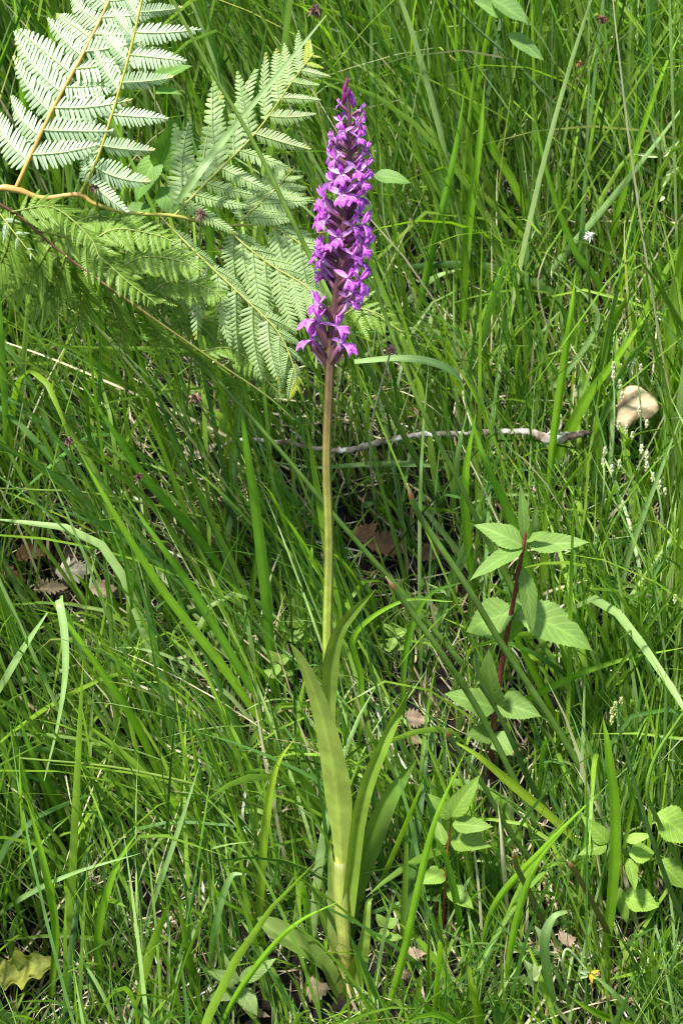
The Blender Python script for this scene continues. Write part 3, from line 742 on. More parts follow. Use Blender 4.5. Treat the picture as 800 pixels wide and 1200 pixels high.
# ------------------------------------------------------------------ stick, stone, dead leaves
def build_litter():
    pts = [(258, 524), (275, 516), (310, 516), (345, 520), (380, 527), (410, 527), (450, 517), (490, 510), (540, 508), (585, 506), (622, 507), (640, 514), (665, 512), (690, 506)]
    w = [3, 4, 5, 5.5, 6, 7, 7, 7, 7, 7.5, 8, 12, 11, 6]
    g = [gp(px, py) for px, py in pts]
    Y0 = g[6][1] - .075
    P, W = pxpts([(px, py, Y0 + .01 * math.sin(i), ww) for i, ((px, py), ww) in enumerate(zip(pts, w))], 120)
    rr = np.random.default_rng(3)
    P = P + rr.normal(0, .0004, P.shape)
    mb = MB(); mb.tube(P, W / 2 * (1 + .10 * np.sin(np.arange(120) * 1.7) + .06 * rr.normal(0, 1, 120)), (1, 1, 1), 9)
    T = thing('fallen_stick', P[60], 'thin lichen-spotted stick lying level behind the orchid stem', 'stick')
    part('stick_bark', mb, T, M_BARK); keep(P, 12, .97)
    for k, (i, d) in enumerate(((30, (-.01, -.004, .014)), (98, (.01, -.006, .014)), (104, (.004, -.002, .02)))):
        tt = np.linspace(0, 1, 8)[:, None]
        Q = P[i] + tt * np.array(d) + .003 * np.sin(tt * 3) * np.array([1, 0, 0])
        mb = MB(); mb.tube(Q, np.linspace(.0012, .0006, 8), (1, 1, 1), 6); part('twig', mb, T, M_BARK)
    # stone
    Y = gp(745, 500)[1] - .05
    c = at(745, 473, Y)
    m = mpp(c)
    out = [(-22, -4), (-16, -16), (-6, -22), (8, -17), (20, -8), (29, -1), (27, 10), (18, 17), (2, 17), (-6, 22), (-14, 32), (-22, 26), (-24, 12)]
    th = np.linspace(0, 2 * math.pi, 40, endpoint=False)
    oa = np.array(out, float) * .93; an = np.unwrap(np.arctan2(-oa[:, 1], oa[:, 0]))
    o = np.argsort(np.mod(np.arctan2(-oa[:, 1], oa[:, 0]), 2 * math.pi)); aa = np.mod(np.arctan2(-oa[:, 1], oa[:, 0]), 2 * math.pi)[o]; rd = np.hypot(oa[:, 0], oa[:, 1])[o]
    rad = np.interp(th, np.r_[aa[-1] - 2 * math.pi, aa, aa[0] + 2 * math.pi], np.r_[rd[-1], rd, rd[0]])
    rows = []
    for k in np.linspace(-1, 1, 13):
        f = (1 - abs(k) ** 4) ** .35 if abs(k) < 1 else 0.0
        rows.append(np.stack([rad * f * np.cos(th), np.full(40, k * 11.0), rad * f * np.sin(th)], -1))
    G = np.array(rows); G = np.concatenate([G, G[:, :1]], 1) * m
    G[..., 1] += .25 * G[..., 2]
    G += .6 * m * np.sin(G[..., [1, 2, 0]] / m * .35)
    mb = MB(); mb.grid(c + G, (1, 1, 1))
    solo('stone', mb, M_STONE, c, 'pale tan stone half sunk in the grass near the right edge', 'stone')
    keep(c + G.reshape(-1, 3)[::9], 8, .72)
    # dead leaves
    BR = (0.28, 0.14, 0.07); TN = (0.38, 0.29, 0.18); GY = (0.42, 0.37, 0.28); PK = (0.38, 0.27, 0.19); DK = (0.16, .085, .045)
    dl = [(12, 672, 46, 20, BR, 'curled brown dead leaf at the left edge'), (38, 652, 40, 26, DK, 'dark brown dead leaf behind the left-edge leaf'), (88, 668, 46, 30, GY, 'grey-tan dead leaf left of centre, right of the brown ones'),
          (122, 690, 34, 22, TN, 'pale split dead leaf at the end of the left leaf pile'), (60, 690, 40, 20, TN, 'tan dead leaf beneath the left leaf pile'), (455, 640, 56, 34, DK, 'brown dead leaf in the shade right of the orchid stem'), (428, 622, 36, 26, BR, 'russet dead leaf close to the orchid stem'),
          (487, 842, 28, 22, PK, 'pinkish dead leaf right of the orchid leaves'), (484, 865, 22, 16, TN, 'small tan dead leaf under the pinkish one'), (375, 1158, 28, 34, TN, 'crumpled tan dead leaf left of the orchid foot'), (484, 1118, 30, 16, PK, 'pale dead leaf right of the orchid foot'),
          (475, 1140, 22, 14, TN, 'small dead leaf below the pale one at the orchid foot'), (430, 693, 26, 9, GY, 'dry pale stub beside the orchid stem leaf tip'), (240, 530, 34, 18, GY, 'grey dead leaf under the fern, left of the stick'), (505, 645, 40, 26, DK, 'dark dead leaf behind the cut rush tip'),
          (664, 1100, 18, 22, PK, 'pinkish dead leaf chip by the lower right grass'), (768, 1040, 18, 14, PK, 'small pale dead leaf between the lower right rushes'), (300, 1185, 34, 14, PK, 'dead leaf flake at the bottom edge'), (150, 1188, 34, 12, PK, 'dead leaf flake in the bare patch at lower left')]
    for k, (px, py, l, w, c, lab) in enumerate(dl):
        r2 = random.Random(k + 70)
        Y = gp(px, py)[1] - .022 - .01 * r2.random()
        a = r2.uniform(-.7, .7)
        p0 = at(px - l / 2 * math.cos(a), py + l / 2 * math.sin(a), Y); p1 = at(px + l / 2 * math.cos(a), py - l / 2 * math.sin(a), Y + .01)
        mb = MB(); herb_leaf(mb, p0, p1, w * mpp(p0), (r2.uniform(-.5, .5), -.6, .6), np.array(c) * r2.uniform(.85, 1.1), teeth=7, droop=r2.uniform(-.3, .4), fold=r2.uniform(-.6, .8), wide_at=.5, rr=r2, serr=r2.uniform(.3, .7))
        solo('dead_leaf', mb, M_DEAD, p0, lab, 'dead leaf')
        keep(p0 + (p1 - p0) * np.linspace(0, 1, 5)[:, None], w * .8, .65)
build_litter()

# ------------------------------------------------------------------ single grass blades that stand out
G_PALE = (0.31, 0.46, 0.16); G_YEL = (0.30, 0.42, 0.035); G_MID = (0.15, 0.32, 0.025); G_BLU = (0.17, 0.29, 0.09); G_STR = (0.62, 0.55, 0.34); G_VIV = (0.22, 0.41, 0.025)
def build_blades():
    def blade(pts, w, col, label, dy=-.05, nh=(0, -.85, .5), fold=.35, tw=.3, name='grass_blade', cat='grass blade', mat=None, tip=.06, pr=.85, sh=None, steady=False):
        g = gp(*pts[0][:2]); n = len(pts)
        lst = []
        for i, p in enumerate(pts):
            f = i / (n - 1)
            wf = np.interp(f, [0, .2, .5, .72, .88, 1], [.6, 1, .95, .68, max(.36, tip), tip * .5]) if sh is None else np.interp(f, np.linspace(0, 1, len(sh)), sh)
            lst.append((p[0], p[1], p[2] if len(p) > 2 else g[1] + (dy * .35 - .022) * min(1, f * 1.3), w * wf))
        P, W = pxpts(lst, 36)
        r3 = random.Random(len(label) * 7 + int(pts[0][0])); ff = np.linspace(0, 1, 36)
        W = W * (1 + .07 * np.sin(ff * r3.uniform(5, 14) + r3.uniform(0, 6)))
        W = W * .85; fold = fold * r3.uniform(.3, 2.0) * r3.choice([1, 1, -1]); tw = tw + r3.uniform(-.6, .9)
        if steady: fold, tw = .18, 0.0
        c = np.array(col) * r3.uniform(.9, 1.15)
        cc = c * np.linspace(.92, 1.08, 36)[:, None]
        if r3.random() < .4 and mat is None:          # tip gone brown
            k = r3.uniform(.03, .09); m = np.clip((ff - 1 + k) / k, 0, 1)[:, None]; cc = cc * (1 - m) + np.array((.36, .25, .12)) * m
        cc = cc[:, None] * np.array([.94, 1, 1.16, 1, .94])[None, :, None]
        mb = MB(); mb.ribbon(P, W, nh, cc, 5, fold, tw, -tw / 2)
        solo(name, mb, mat or M_WIDE, P[0], label, cat)
        keep(P[6:], W[6:] / .00055 + 3, pr)
    B = blade
    B([(528, 600), (536, 530, .17), (545, 482, .13), (538, 446, .10), (512, 427, .08), (470, 420, .07), (415, 424, .06)], 15, G_PALE, 'broad pale blade bent over level, just right of the spike base', tip=.5, pr=.97, sh=[.8, .95, 1, 1, .9, .75, .5], nh=(.35, -.62, .7), tw=-.1, steady=True)
    B([(560, 575), (520, 548), (470, 544), (420, 545), (370, 548), (318, 541)], 10, G_PALE, 'pale blade lying level behind the orchid stem under the stick', dy=-.02, nh=(0, -.6, .8), steady=True)
    B([(120, 840), (95, 765, .09), (76, 712, .06), (70, 704, .045), (76, 740, .035), (77, 790, .03), (68, 850, .028), (52, 915, .03)], 13, G_PALE, 'pale upright blade end folded over, left side', tip=.3, pr=.97, dy=-.12, nh=(-.2, -.7, .6), steady=True)
    B([(-30, 860), (0, 808, .06), (25, 765, .045), (56, 718, .04)], 14, G_PALE, 'pale blade rising from the left edge to the folded one', tip=.4, pr=.97, dy=-.12, nh=(-.2, -.7, .6), steady=True)
    B([(-30, 805), (10, 800), (60, 790), (92, 778)], 10, (.25, .36, .14), 'dull pale blade lying below the left pair')
    B([(700, 1010), (650, 962), (600, 920), (560, 886), (523, 864)], 12, G_YEL, 'bright yellow-green blade slanting down right, below the red-stemmed herb', pr=.95)
    B([(540, 870), (600, 830), (650, 803), (720, 776), (805, 758)], 10, G_VIV, 'blade reaching to the right edge across the foot of the red-stemmed herb', pr=.95)
    B([(640, 560), (665, 507), (690, 462), (722, 420), (765, 358)], 15, G_VIV, 'broad bright blade leaning right, left of the tan stone', pr=.95)
    B([(640, 620), (648, 520), (660, 430), (668, 370), (674, 318)], 11, G_VIV, 'upright bright blade right of the stick end')
    B([(330, 880), (262, 782), (190, 690), (130, 595), (88, 520)], 12, G_VIV, 'long blade sweeping up left across the middle left')
    B([(318, 850), (275, 775), (225, 690), (190, 640), (140, 570)], 12, G_MID, 'second long blade sweeping up left beside the first')
    B([(300, 730), (240, 640), (170, 560), (130, 500), (90, 440)], 11, G_MID, 'higher long blade sweeping up left toward the fern')
    B([(322, 820), (312, 700), (300, 600), (288, 520), (281, 465)], 15, G_MID, 'broad upright blade midway left of the orchid stem')
    B([(140, 345), (200, 250, .13), (262, 165, .098), (322, 92, .082), (382, 18, .075)], 11, (.36, .48, .22), 'pale blade slanting across the middle fern branch', dy=-.20, pr=.97, tip=.3)
    B([(640, 300), (600, 215), (572, 165), (545, 90), (508, -10)], 13, G_VIV, 'broad bright blade leaning left at top right of the spike', pr=.9)
    B([(480, 420), (505, 300), (528, 200), (545, 100)], 12, G_MID, 'upright broad blade right of the spike')
    B([(540, 420), (545, 300), (560, 180), (568, 90)], 12, G_VIV, 'upright blade next to the broad one right of the spike')
    B([(-20, 1085), (30, 1050, -.02), (90, 1022, -.045), (165, 1000, -.05)], 7, G_PALE, 'thin pale blade arching from the left edge near the bottom', pr=.95, dy=-.1, steady=True)
    B([(170, 1090), (190, 1030, -.03), (212, 965, -.05), (235, 893, -.06)], 9, G_PALE, 'pale narrow blade standing in the lower left', pr=.95, dy=-.1, nh=(-.2, -.7, .6), steady=True)
    B([(300, 1120), (305, 1050), (311, 970), (324, 900), (346, 864)], 12, G_YEL, 'yellow-green blade with a curled tip left of the orchid foot', pr=.95)
    B([(245, 1140), (252, 1090, -.04), (262, 1048, -.06), (272, 1026, -.068), (284, 1024, -.07)], 10, G_PALE, 'pale blade hooked over at its tip, lower left', tip=.6, pr=.95, dy=-.1, steady=True)
    B([(250, 1240), (270, 1180), (310, 1120), (350, 1080), (400, 1055)], 8, G_VIV, 'blade slanting right in front of the orchid foot at the bottom', pr=.7)
    B([(652, 1200), (641, 1140, -.05), (638, 1100, -.07), (648, 1075, -.075), (664, 1068, -.07)], 14, G_PALE, 'pale broad blade bowed over at the bottom right', tip=.6, pr=.97, dy=-.08, nh=(-.2, -.7, .6), steady=True)
    B([(566, 1240), (560, 1190), (553, 1160), (549, 1132)], 12, G_YEL, 'short yellow blade standing at the bottom edge', tip=.8, pr=.95)
    B([(760, 1230), (745, 1195), (720, 1165), (692, 1140)], 9, G_PALE, 'blade arching up left to the small yellow flower', tip=.5)
    B([(760, 1205), (720, 1195), (690, 1182), (664, 1165)], 11, G_VIV, 'broad blade lying level at the bottom right')
    B([(705, 1140), (716, 1050), (720, 960), (712, 880), (706, 840)], 16, G_VIV, 'broad bright upright blade in the lower right', pr=.9)
    B([(640, 780), (628, 700), (600, 610), (570, 545), (545, 470)], 14, G_MID, 'broad blade leaning left behind the red-stemmed herb')
    B([(560, 720), (548, 640), (545, 560), (558, 480)], 13, G_VIV, 'broad blade standing left of the red-stemmed herb')
    B([(660, 860), (630, 800), (600, 740), (565, 690)], 9, G_VIV, 'blade crossing the red stem')
    B([(730, 400), (700, 330), (672, 290), (640, 200), (622, 110)], 10, G_MID, 'tall blade leaning left at the upper right')
    B([(690, 380), (715, 280), (740, 190), (770, 100), (800, 30)], 9, G_VIV, 'tall blade leaning right at the upper right')
    B([(600, 380), (650, 310), (710, 240), (770, 165), (810, 110)], 9, G_PALE, 'pale blade slanting up to the right edge')
    B([(720, 720), (740, 640), (770, 560), (800, 480)], 8, G_PALE, 'pale narrow blade below the tan stone reaching the right edge')
    B([(620, 470), (660, 440), (700, 370), (650, 315)], 8, G_PALE, 'pale arching blade above the stick end')
    B([(470, 360), (495, 335), (515, 322), (545, 314)], 9, G_PALE, 'pale blade tip right of the spike', dy=-.02)
    B([(205, 950), (160, 850), (100, 760), (50, 690)], 11, G_VIV, 'blade leaning left in the left middle ground')
    B([(90, 1010), (70, 950), (40, 890), (15, 820)], 12, G_MID, 'broad blade near the left edge, lower half')
    B([(120, 1180), (115, 1100), (135, 1020), (165, 970)], 11, G_VIV, 'upright blade above the bare patch')
    B([(60, 1170), (66, 1090), (52, 1010), (30, 930)], 12, G_VIV, 'upright blade near the yellow fallen leaf')
    B([(560, 1130), (580, 1060), (640, 990), (700, 930)], 9, G_VIV, 'blade slanting right past the low seedling')
    B([(440, 1230), (470, 1130), (490, 1040), (510, 960), (545, 880)], 11, G_VIV, 'blade standing right of the orchid leaves', pr=.6)
    B([(590, 1180), (600, 1100), (625, 1020), (670, 960)], 10, G_VIV, 'blade right of the low seedling, curved right')
    B([(540, 1110), (535, 1060), (520, 1000), (505, 975)], 10, G_MID, 'short blade left of the low seedling')
    B([(470, 850), (476, 760), (500, 700), (550, 680)], 9, G_MID, 'blade arching right of the orchid stem leaf')
    B([(420, 900), (423, 800), (415, 745), (470, 705), (530, 705)], 8, G_VIV, 'blade arching level from the orchid stem leaf to the right', tip=.2)
    B([(20, 330), (30, 180), (25, 80), (15, -20)], 14, G_VIV, 'broad bright blade standing behind the pale fern at the left edge')
    B([(80, 300), (60, 150), (62, 60), (52, -20)], 13, G_VIV, 'second broad blade behind the pale fern at the left')
    B([(185, 420), (182, 330), (178, 250), (196, 222), (210, 226)], 7, G_MID, 'dark blade hooked over beneath the fern stalk')
    B([(250, 420), (248, 330), (246, 230), (250, 130)], 12, G_MID, 'broad upright blade behind the fern left of the rush')
    # straw
    S = lambda pts, w, lab, **k: B(pts, w, G_STR, lab, mat=M_STRAW, name='dry_stalk', cat='dry stalk', tw=.1, **k)
    S([(360, 560), (330, 545), (250, 503), (150, 458), (60, 420), (-20, 392)], 3.6, 'long thin straw slanting across the left under the fern', dy=-.06, sh=[1, 1, 1, .9, .7, .5], pr=.97)
    S([(596, 1090), (592, 1040), (588, 990), (583, 940)], 7, 'pale bleached dry stalk beside the low seedling', dy=-.02)
    S([(602, 1000), (600, 970), (595, 940), (585, 915)], 4, 'thin bleached stalk beside the pale dry one', dy=-.02)
    S([(228, 1025), (176, 1010), (172, 985), (185, 950)], 3, 'curled straw loop in the lower left', dy=-.03)
    S([(210, 1100), (205, 1085), (180, 1075), (150, 1080)], 3.5, 'straw loop over the bare patch at lower left', dy=-.02)
    S([(330, 700), (300, 690), (270, 670), (252, 656)], 6, 'orange-tan dead blade left of the orchid stem', dy=-.02)
    S([(250, 764), (230, 766), (215, 770), (198, 774)], 6, 'short cream dead blade in the left middle', dy=-.02)
    S([(222, 680), (212, 665), (206, 650), (200, 640)], 5, 'white bleached blade fragment left of the orchid stem', dy=-.02)
    S([(500, 440), (440, 420), (360, 428), (300, 452)], 2, 'thin straw crossing just below the flower spike', dy=-.02)
    S([(660, 700), (600, 640), (560, 560), (530, 500)], 3, 'straw behind the red-stemmed herb', dy=-.02)
    S([(660, 420), (640, 380), (630, 330), (642, 290)], 3, 'curved straw in the upper right grass', dy=-.02)
    S([(720, 320), (700, 300), (690, 270), (660, 255)], 4, 'pale straw left of the pale oat spikelets', dy=-.02)
build_blades()

# ------------------------------------------------------------------ seed heads and small flowers
def build_heads():
    def head(px, py, r, Y, root, col, label, scol=(0.22, .26, .07)):
        c = at(px, py, Y); m = mpp(c); r2 = random.Random(int(px))
        g = gp(*root)
        P = catmull([g, (g + c) / 2 + np.array([r2.uniform(-.01, .01), -.02, .01]), c], 24)
        T = thing('dry_flower', g, label, 'dry flower')
        mb = MB(); mb.tube(P, np.linspace(.0011, .0006, 24), scol, 5); part('stalk', mb, T, M_STEM)
        mb = MB()
        for k in range(46):
            d = np.array([r2.gauss(0, 1), r2.gauss(0, 1), r2.gauss(0, .8)]); d /= np.linalg.norm(d)
            L = r * m * r2.uniform(.7, 1.15)
            tt = np.linspace(0, 1, 5)[:, None]
            Q = c + d * L * tt + np.array([0, 0, -.2]) * L * tt * tt
            mb.ribbon(Q, np.array([.5, .8, .8, .5, .05]) * r * m * .42, np.array([r2.random(), r2.random(), .3]), np.array(col) * r2.uniform(.5, 1.5), 3, .5)
        part('head', mb, T, M_DEAD)
        keep(np.array([c]), r * 2.2, .97); keep(P[12:], 4, .5)
    BR = (0.26, 0.16, 0.12)
    head(370, 12, 10, .10, (350, 240), BR, 'brown dry seed head at the top edge, left of centre')
    head(236, 251, 9, .085, (215, 520), BR, 'brown dry seed head against the fern stalk')
    head(110, 220, 7, .085, (150, 500), (.14, .08, .06), 'dark seed head just under the orange fern stalk')
    head(229, 466, 9, .05, (330, 640), BR, 'brown seed head in the shade below the green fern')
    head(458, 409, 9, .03, (440, 600), (0.46, .28, .24), 'pinkish seed head right of the lowest orchid flowers', (.5, .5, .3))
    head(705, 22, 8, .34, (600, 260), (.20, .10, .07), 'brown seed head at the top right')
    head(678, 74, 5, .34, (640, 280), (.30, .14, .06), 'small russet seed head at the top right')
    head(80, 516, 7, .10, (150, 690), BR, 'small brown seed head on the left under the fern')
    head(163, 558, 7, .09, (210, 720), (.16, .08, .06), 'dark seed head in the left middle grass')
    head(690, 276, 7, .25, (690, 420), (.8, .78, .72), 'tiny white flower in the upper right grass')

    def panicle(label, root, tip, beads, Y, col, size=6, name='sedge_stem'):
        g = gp(*root); c = at(*tip, Y)
        P = catmull([g, (g * .45 + c * .55) + np.array([.0, -.012, .012]), c], 26)
        T = thing(name, g, label, 'sedge')
        mb = MB(); mb.tube(P, np.linspace(.0011, .0005, 26), (0.26, 0.38, 0.14), 5); part('stem', mb, T, M_STEM)
        r2 = random.Random(int(tip[0]) + int(tip[1]))
        for (bx, by) in beads:
            b = at(bx, by, Y + r2.uniform(-.006, .006)); m = mpp(b)
            mb = MB()
            n = P[int(np.argmin(np.linalg.norm(P - b - np.array([0, 0, .004]), axis=1)))]
            mb.tube(catmull([n, (n + b) / 2 + (0, 0, .002), b], 7), .0003, (.3, .38, .15), 4)
            for k in range(9):                      # overlapping scales of the spikelet
                th = k * 2.4; h = (k / 8 - .5)
                d = np.array([math.cos(th) * .6, math.sin(th) * .6, .75]); 
                q = b + np.array([0, 0, h * size * m * 1.1])
                tt = np.linspace(0, 1, 5)[:, None]
                Q = q + d * tt * size * m * .62 + np.array([-d[0], -d[1], 0]) * tt * tt * size * m * .3
                mb.ribbon(Q, np.array([.3, .75, .8, .5, .05]) * size * m * .8, np.array([d[0], d[1], .2]), np.array(col) * r2.uniform(.8, 1.15), 3, -.6)
            part('spikelet', mb, T, M_STRAW)
            keep(np.array([b]), size * 2, .95)
        keep(P[8:], 4, .6)
    CW = (0.72, 0.72, 0.50)
    Yk = gp(730, 560)[1] - .06
    panicle('sedge stem with round white spikelets left of the tan stone', (712, 600), (718, 430), [(718, 431), (718, 442), (725, 452), (728, 466), (724, 500), (733, 505)], Yk, CW, 8)
    panicle('sedge stem with pale spikelets above the tan stone', (748, 590), (744, 424), [(742, 425), (735, 428), (750, 433), (748, 482), (740, 512), (757, 498)], Yk, CW, 7)
    panicle('sedge stem with pale spikelets below the tan stone', (780, 660), (757, 540), [(757, 536), (757, 548), (764, 561), (772, 570), (778, 579), (751, 528)], Yk - .01, CW, 8)
    panicle('sedge stem with pale spikelets between stick end and stone', (700, 640), (706, 535), [(708, 531), (706, 544), (725, 546), (716, 552)], Yk - .01, CW, 8)
    panicle('sedge stem with yellow-green seed cluster in the lower right', (715, 930), (722, 825), [(727, 824), (720, 829), (716, 836), (722, 838), (716, 846)], gp(720, 930)[1] - .05, (0.55, .58, .22), 8)
    panicle('sedge stem with cream seeds at the right edge, lower half', (800, 800), (794, 700), [(790, 704), (797, 703), (798, 712)], gp(795, 790)[1] - .05, CW, 8)

    # oat-like panicle at the right
    g = gp(800, 330); Y = g[1] - .06
    T = thing('oat_grass', g, 'oat-like grass with pale open spikelets at the upper right edge', 'grass')
    P = catmull([g, at(796, 260, Y + .03), at(785, 195, Y), at(770, 150, Y)], 26)
    mb = MB(); mb.tube(P, np.linspace(.001, .0005, 26), (.3, .4, .12), 5); part('stem', mb, T, M_STEM)
    for (a, b, w) in (((772, 176), (758, 148), 6), ((776, 178), (776, 150), 5), ((776, 184), (796, 164), 6), ((770, 184), (742, 180), 5), ((780, 205), (794, 196), 5), ((776, 230), (772, 236), 6), ((784, 205), (776, 218), 4)):
        pa, pb = at(*a, Y), at(*b, Y - .01); mb = MB()
        herb_leaf(mb, pa, pb, w * mpp(pa), (0, -.9, .3), (.55, .62, .34), serr=0, fold=.8, wide_at=.45)
        part('spikelet', mb, T, M_STRAW); keep(np.array([pa, pb]), 6, .9)
    # little yellow flower, lower right
    g = gp(672, 1185); Y = g[1] - .04
    T = thing('trefoil_flower', g, 'small yellow and orange flower head near the bottom right', 'flower')
    c = at(690, 1140, Y)
    P = catmull([g, at(660, 1140, Y), at(664, 1112, Y), c], 24)
    mb = MB(); mb.tube(P, .0009, (.3, .4, .15), 5); part('stem', mb, T, M_STEM)
    m = mpp(c)
    for (dx, dy, L, w, cc) in ((-14, -6, 12, 7, (.42, .52, .28)), (-8, -9, 11, 6, (.42, .52, .28)), (-12, 4, 10, 6, (.4, .5, .25)), (4, 2, 10, 6, (.75, .5, .03)), (6, -4, 11, 5, (.8, .55, .05)), (2, 6, 9, 5, (.7, .35, .03)), (9, 0, 9, 4, (.45, .25, .08))):
        mb = MB(); d = np.array([dx, 0, -dy], float); d /= np.linalg.norm(d)
        herb_leaf(mb, c + d * 2 * m, c + d * (2 + L) * m + (0, -.003, 0), w * m, (0, -.9, .4), cc, serr=0, fold=.6)
        part('petal' if dx > 0 else 'sepal', mb, T, M_HERB)
    keep(np.array([c]), 34, .98)
    # cupped pale pods
    for px, py, lab in ((624, 1137, 'pale cupped pod in the bottom right grass'), (636, 1098, 'pale cupped leaf against the bowed blade')):
        g = gp(px, py + 50); Y = g[1] - .035; T = thing('seed_pod', g, lab, 'pod')
        c = at(px, py + 10, Y); mb = MB(); mb.tube(catmull([g, (g + c) / 2 + (0, -.006, 0), c], 14), .0007, (.3, .4, .15), 5); part('stem', mb, T, M_STEM)
        for dx, dy, w in ((-9, -22, 14), (10, -16, 14), (1, -20, 12)):
            pa, pb = c, at(px + dx, py + 10 + dy, Y - .004); mb = MB()
            herb_leaf(mb, pa, pb, w * mpp(c), (-dx * .05, -.8, .4), (.40, .48, .22), serr=0, fold=.7)
            part('valve', mb, T, M_HERB)
        keep(np.array([c]), 26, .9)
build_heads()

# ------------------------------------------------------------------ the mass of grass
def blade_field(name, N, label, S, across, fL, fW, cols, mat, area, th=(.05, .5), bend=(.2, 1.2), litter=False, seed=1, lean=1.0, clump=True, kink=.12, density=None):
    g = np.random.default_rng(seed)
    x0, x1, y0, y1 = area
    X = g.uniform(x0, x1, N); Y = g.uniform(y0, y1, N)
    if clump:                                        # tussocks
        nc = max(N // 40, 1)
        cx, cy = g.uniform(x0, x1, nc), g.uniform(y0, y1, nc)
        ci = g.integers(0, nc, N); m = g.random(N) < .62
        X = np.where(m, cx[ci] + g.normal(0, .016, N), X); Y = np.where(m, cy[ci] + g.normal(0, .016, N), Y)
        caz = g.uniform(0, 2 * math.pi, nc)[ci]
    else:
        caz = g.uniform(0, 2 * math.pi, N)
    if density is not None:
        k = g.random(N) < density(X, Y)
        X, Y, caz = X[k], Y[k], caz[k]; N = len(X)
    root = np.stack([X, Y, gz(X, Y) - .004], -1)
    px, py, _ = proj(root)
    L = fL(g, X, Y, N); W = fW(g, N)
    th0 = np.abs(g.normal(0, .5, N)) * (th[1] - th[0]) + th[0]
    bd = g.uniform(bend[0], bend[1], N) * g.choice([1, 1, 1, .4, 1.6], N)
    az = caz + g.normal(0, 1.3, N)
    # prevailing lean: towards photo left in the left and middle, upright on the right, always a little downhill
    lw = lean * (0.17 * np.exp(-((X + .10) / .22) ** 2) * np.clip((Y + .04) / .12, .15, 1) + .08)
    vx = np.sin(th0) * np.cos(az) - lw; vy = np.sin(th0) * np.sin(az) - .10 * lean
    th0 = np.minimum(np.hypot(vx, vy), 1.3); az = np.arctan2(vy, vx)
    az2 = g.normal(0, .35, N)
    ph0 = g.normal(0, .6, N); tw = g.normal(0, .9, N)
    kt = g.uniform(.35, .8, N); ka = np.where(g.random(N) < kink, g.uniform(.5, 1.7, N), 0)
    ci = g.choice(len(cols), N, p=np.array([c[0] for c in cols]) / sum(c[0] for c in cols))
    cb = np.array([c[1] for c in cols])[ci] * g.lognormal(0, .22, (N, 1)) * (1 + g.normal(0, .06, (N, 3)))
    ct = np.array([c[2] for c in cols])[ci] * g.lognormal(0, .12, (N, 1))
    if litter: th0 = g.uniform(.9, 1.5, N)
    t = np.linspace(0, 1, S + 1)[None]
    def centre(L):
        thv = th0[:, None] + bd[:, None] * t ** 1.7 + ka[:, None] / (1 + np.exp(-(t - kt[:, None]) * 26))
        thv = np.minimum(thv, 2.9)
        if litter: thv = th0[:, None] + .5 * np.sin(t * 5 + az2[:, None] * 9) * .7
        azv = az[:, None] + az2[:, None] * t * (5 if litter else 1)
        D = np.stack([np.sin(thv) * np.cos(azv), np.sin(thv) * np.sin(azv), np.cos(thv)], -1)
        if litter: D[..., 2] += .8 * D[..., 1]        # lie along the bank
        st = (D[:, 1:] + D[:, :-1]) * .5 * (L / S)[:, None, None]
        P = np.concatenate([root[:, None], root[:, None] + np.cumsum(st, 1)], 1)
        if litter: P[..., 2] = np.maximum(P[..., 2], gz(P[..., 0], P[..., 1]) + .002)
        return P, D, azv
    def hit(P):
        fx, fy, d = proj(P)
        i = np.clip((fy / CELL).astype(int), 0, 319); j = np.clip((fx / CELL).astype(int), 0, 219)
        ok = (fx > 0) & (fx < 880) & (fy > 0) & (fy < 1280)
        k = KD[i, j]; v = ok & (k > 0) & (d < k - .003)
        return np.max(np.where(v, KPR[i, j], 0), axis=1)
    P, D, azv = centre(L)
    u = g.random(N)
    bad = u < hit(P)
    L = np.where(bad, L * .42, L)
    P, D, azv = centre(L)
    u2 = g.random(N)
    bad2 = u2 < hit(P)
    L = np.where(bad2, L * .4, L)
    P, D, azv = centre(L)
    good = ~(g.random(N) < hit(P)) & (((P[:, -1] - CAM) @ FW) > .45)
    P, D, azv, W, cb, ct, ph0, tw, N = P[good], D[good], azv[good], W[good], cb[good], ct[good], ph0[good], tw[good], int(good.sum())
    D = D / np.linalg.norm(D, axis=-1, keepdims=True)
    sd = np.stack([-np.sin(azv), np.cos(azv), 0 * azv], -1)
    nn = np.cross(sd, D)
    ph = (ph0[:, None] + tw[:, None] * t)[..., None]
    s2 = sd * np.cos(ph) + nn * np.sin(ph); n2 = nn * np.cos(ph) - sd * np.sin(ph)
    prof = np.interp(t[0], [0, .12, .45, .75, .92, 1], [.55, .85, 1, .75, .35, .04])
    w = (W[:, None] * prof[None] * .5)[..., None]
    if across == 3: rows = [P - s2 * w + n2 * w * .4, P, P + s2 * w + n2 * w * .4]
    else: rows = [P - s2 * w, P + s2 * w]
    V = np.stack(rows, 2).reshape(-1, 3)
    tt = t[..., None]
    C = cb[:, None] * (1 - tt) + ct[:, None] * tt
    C = np.repeat(C[:, :, None], across, 2).reshape(-1, 3)
    uv = np.stack(np.broadcast_arrays(np.linspace(-1, 1, across)[None, None], t[..., None] + np.zeros((N, 1, 1))), -1).reshape(-1, 2)
    idx = np.arange(N * (S + 1) * across).reshape(N, S + 1, across)
    F = np.stack([idx[:, :-1, :-1], idx[:, :-1, 1:], idx[:, 1:, 1:], idx[:, 1:, :-1]], -1).reshape(-1, 4)
    me = mesh_np(name, V, [F], np.clip(C, 0, .9), uv)
    o = link(name, me, None, mat)
    tag(o, label, 'grass', kind='stuff')

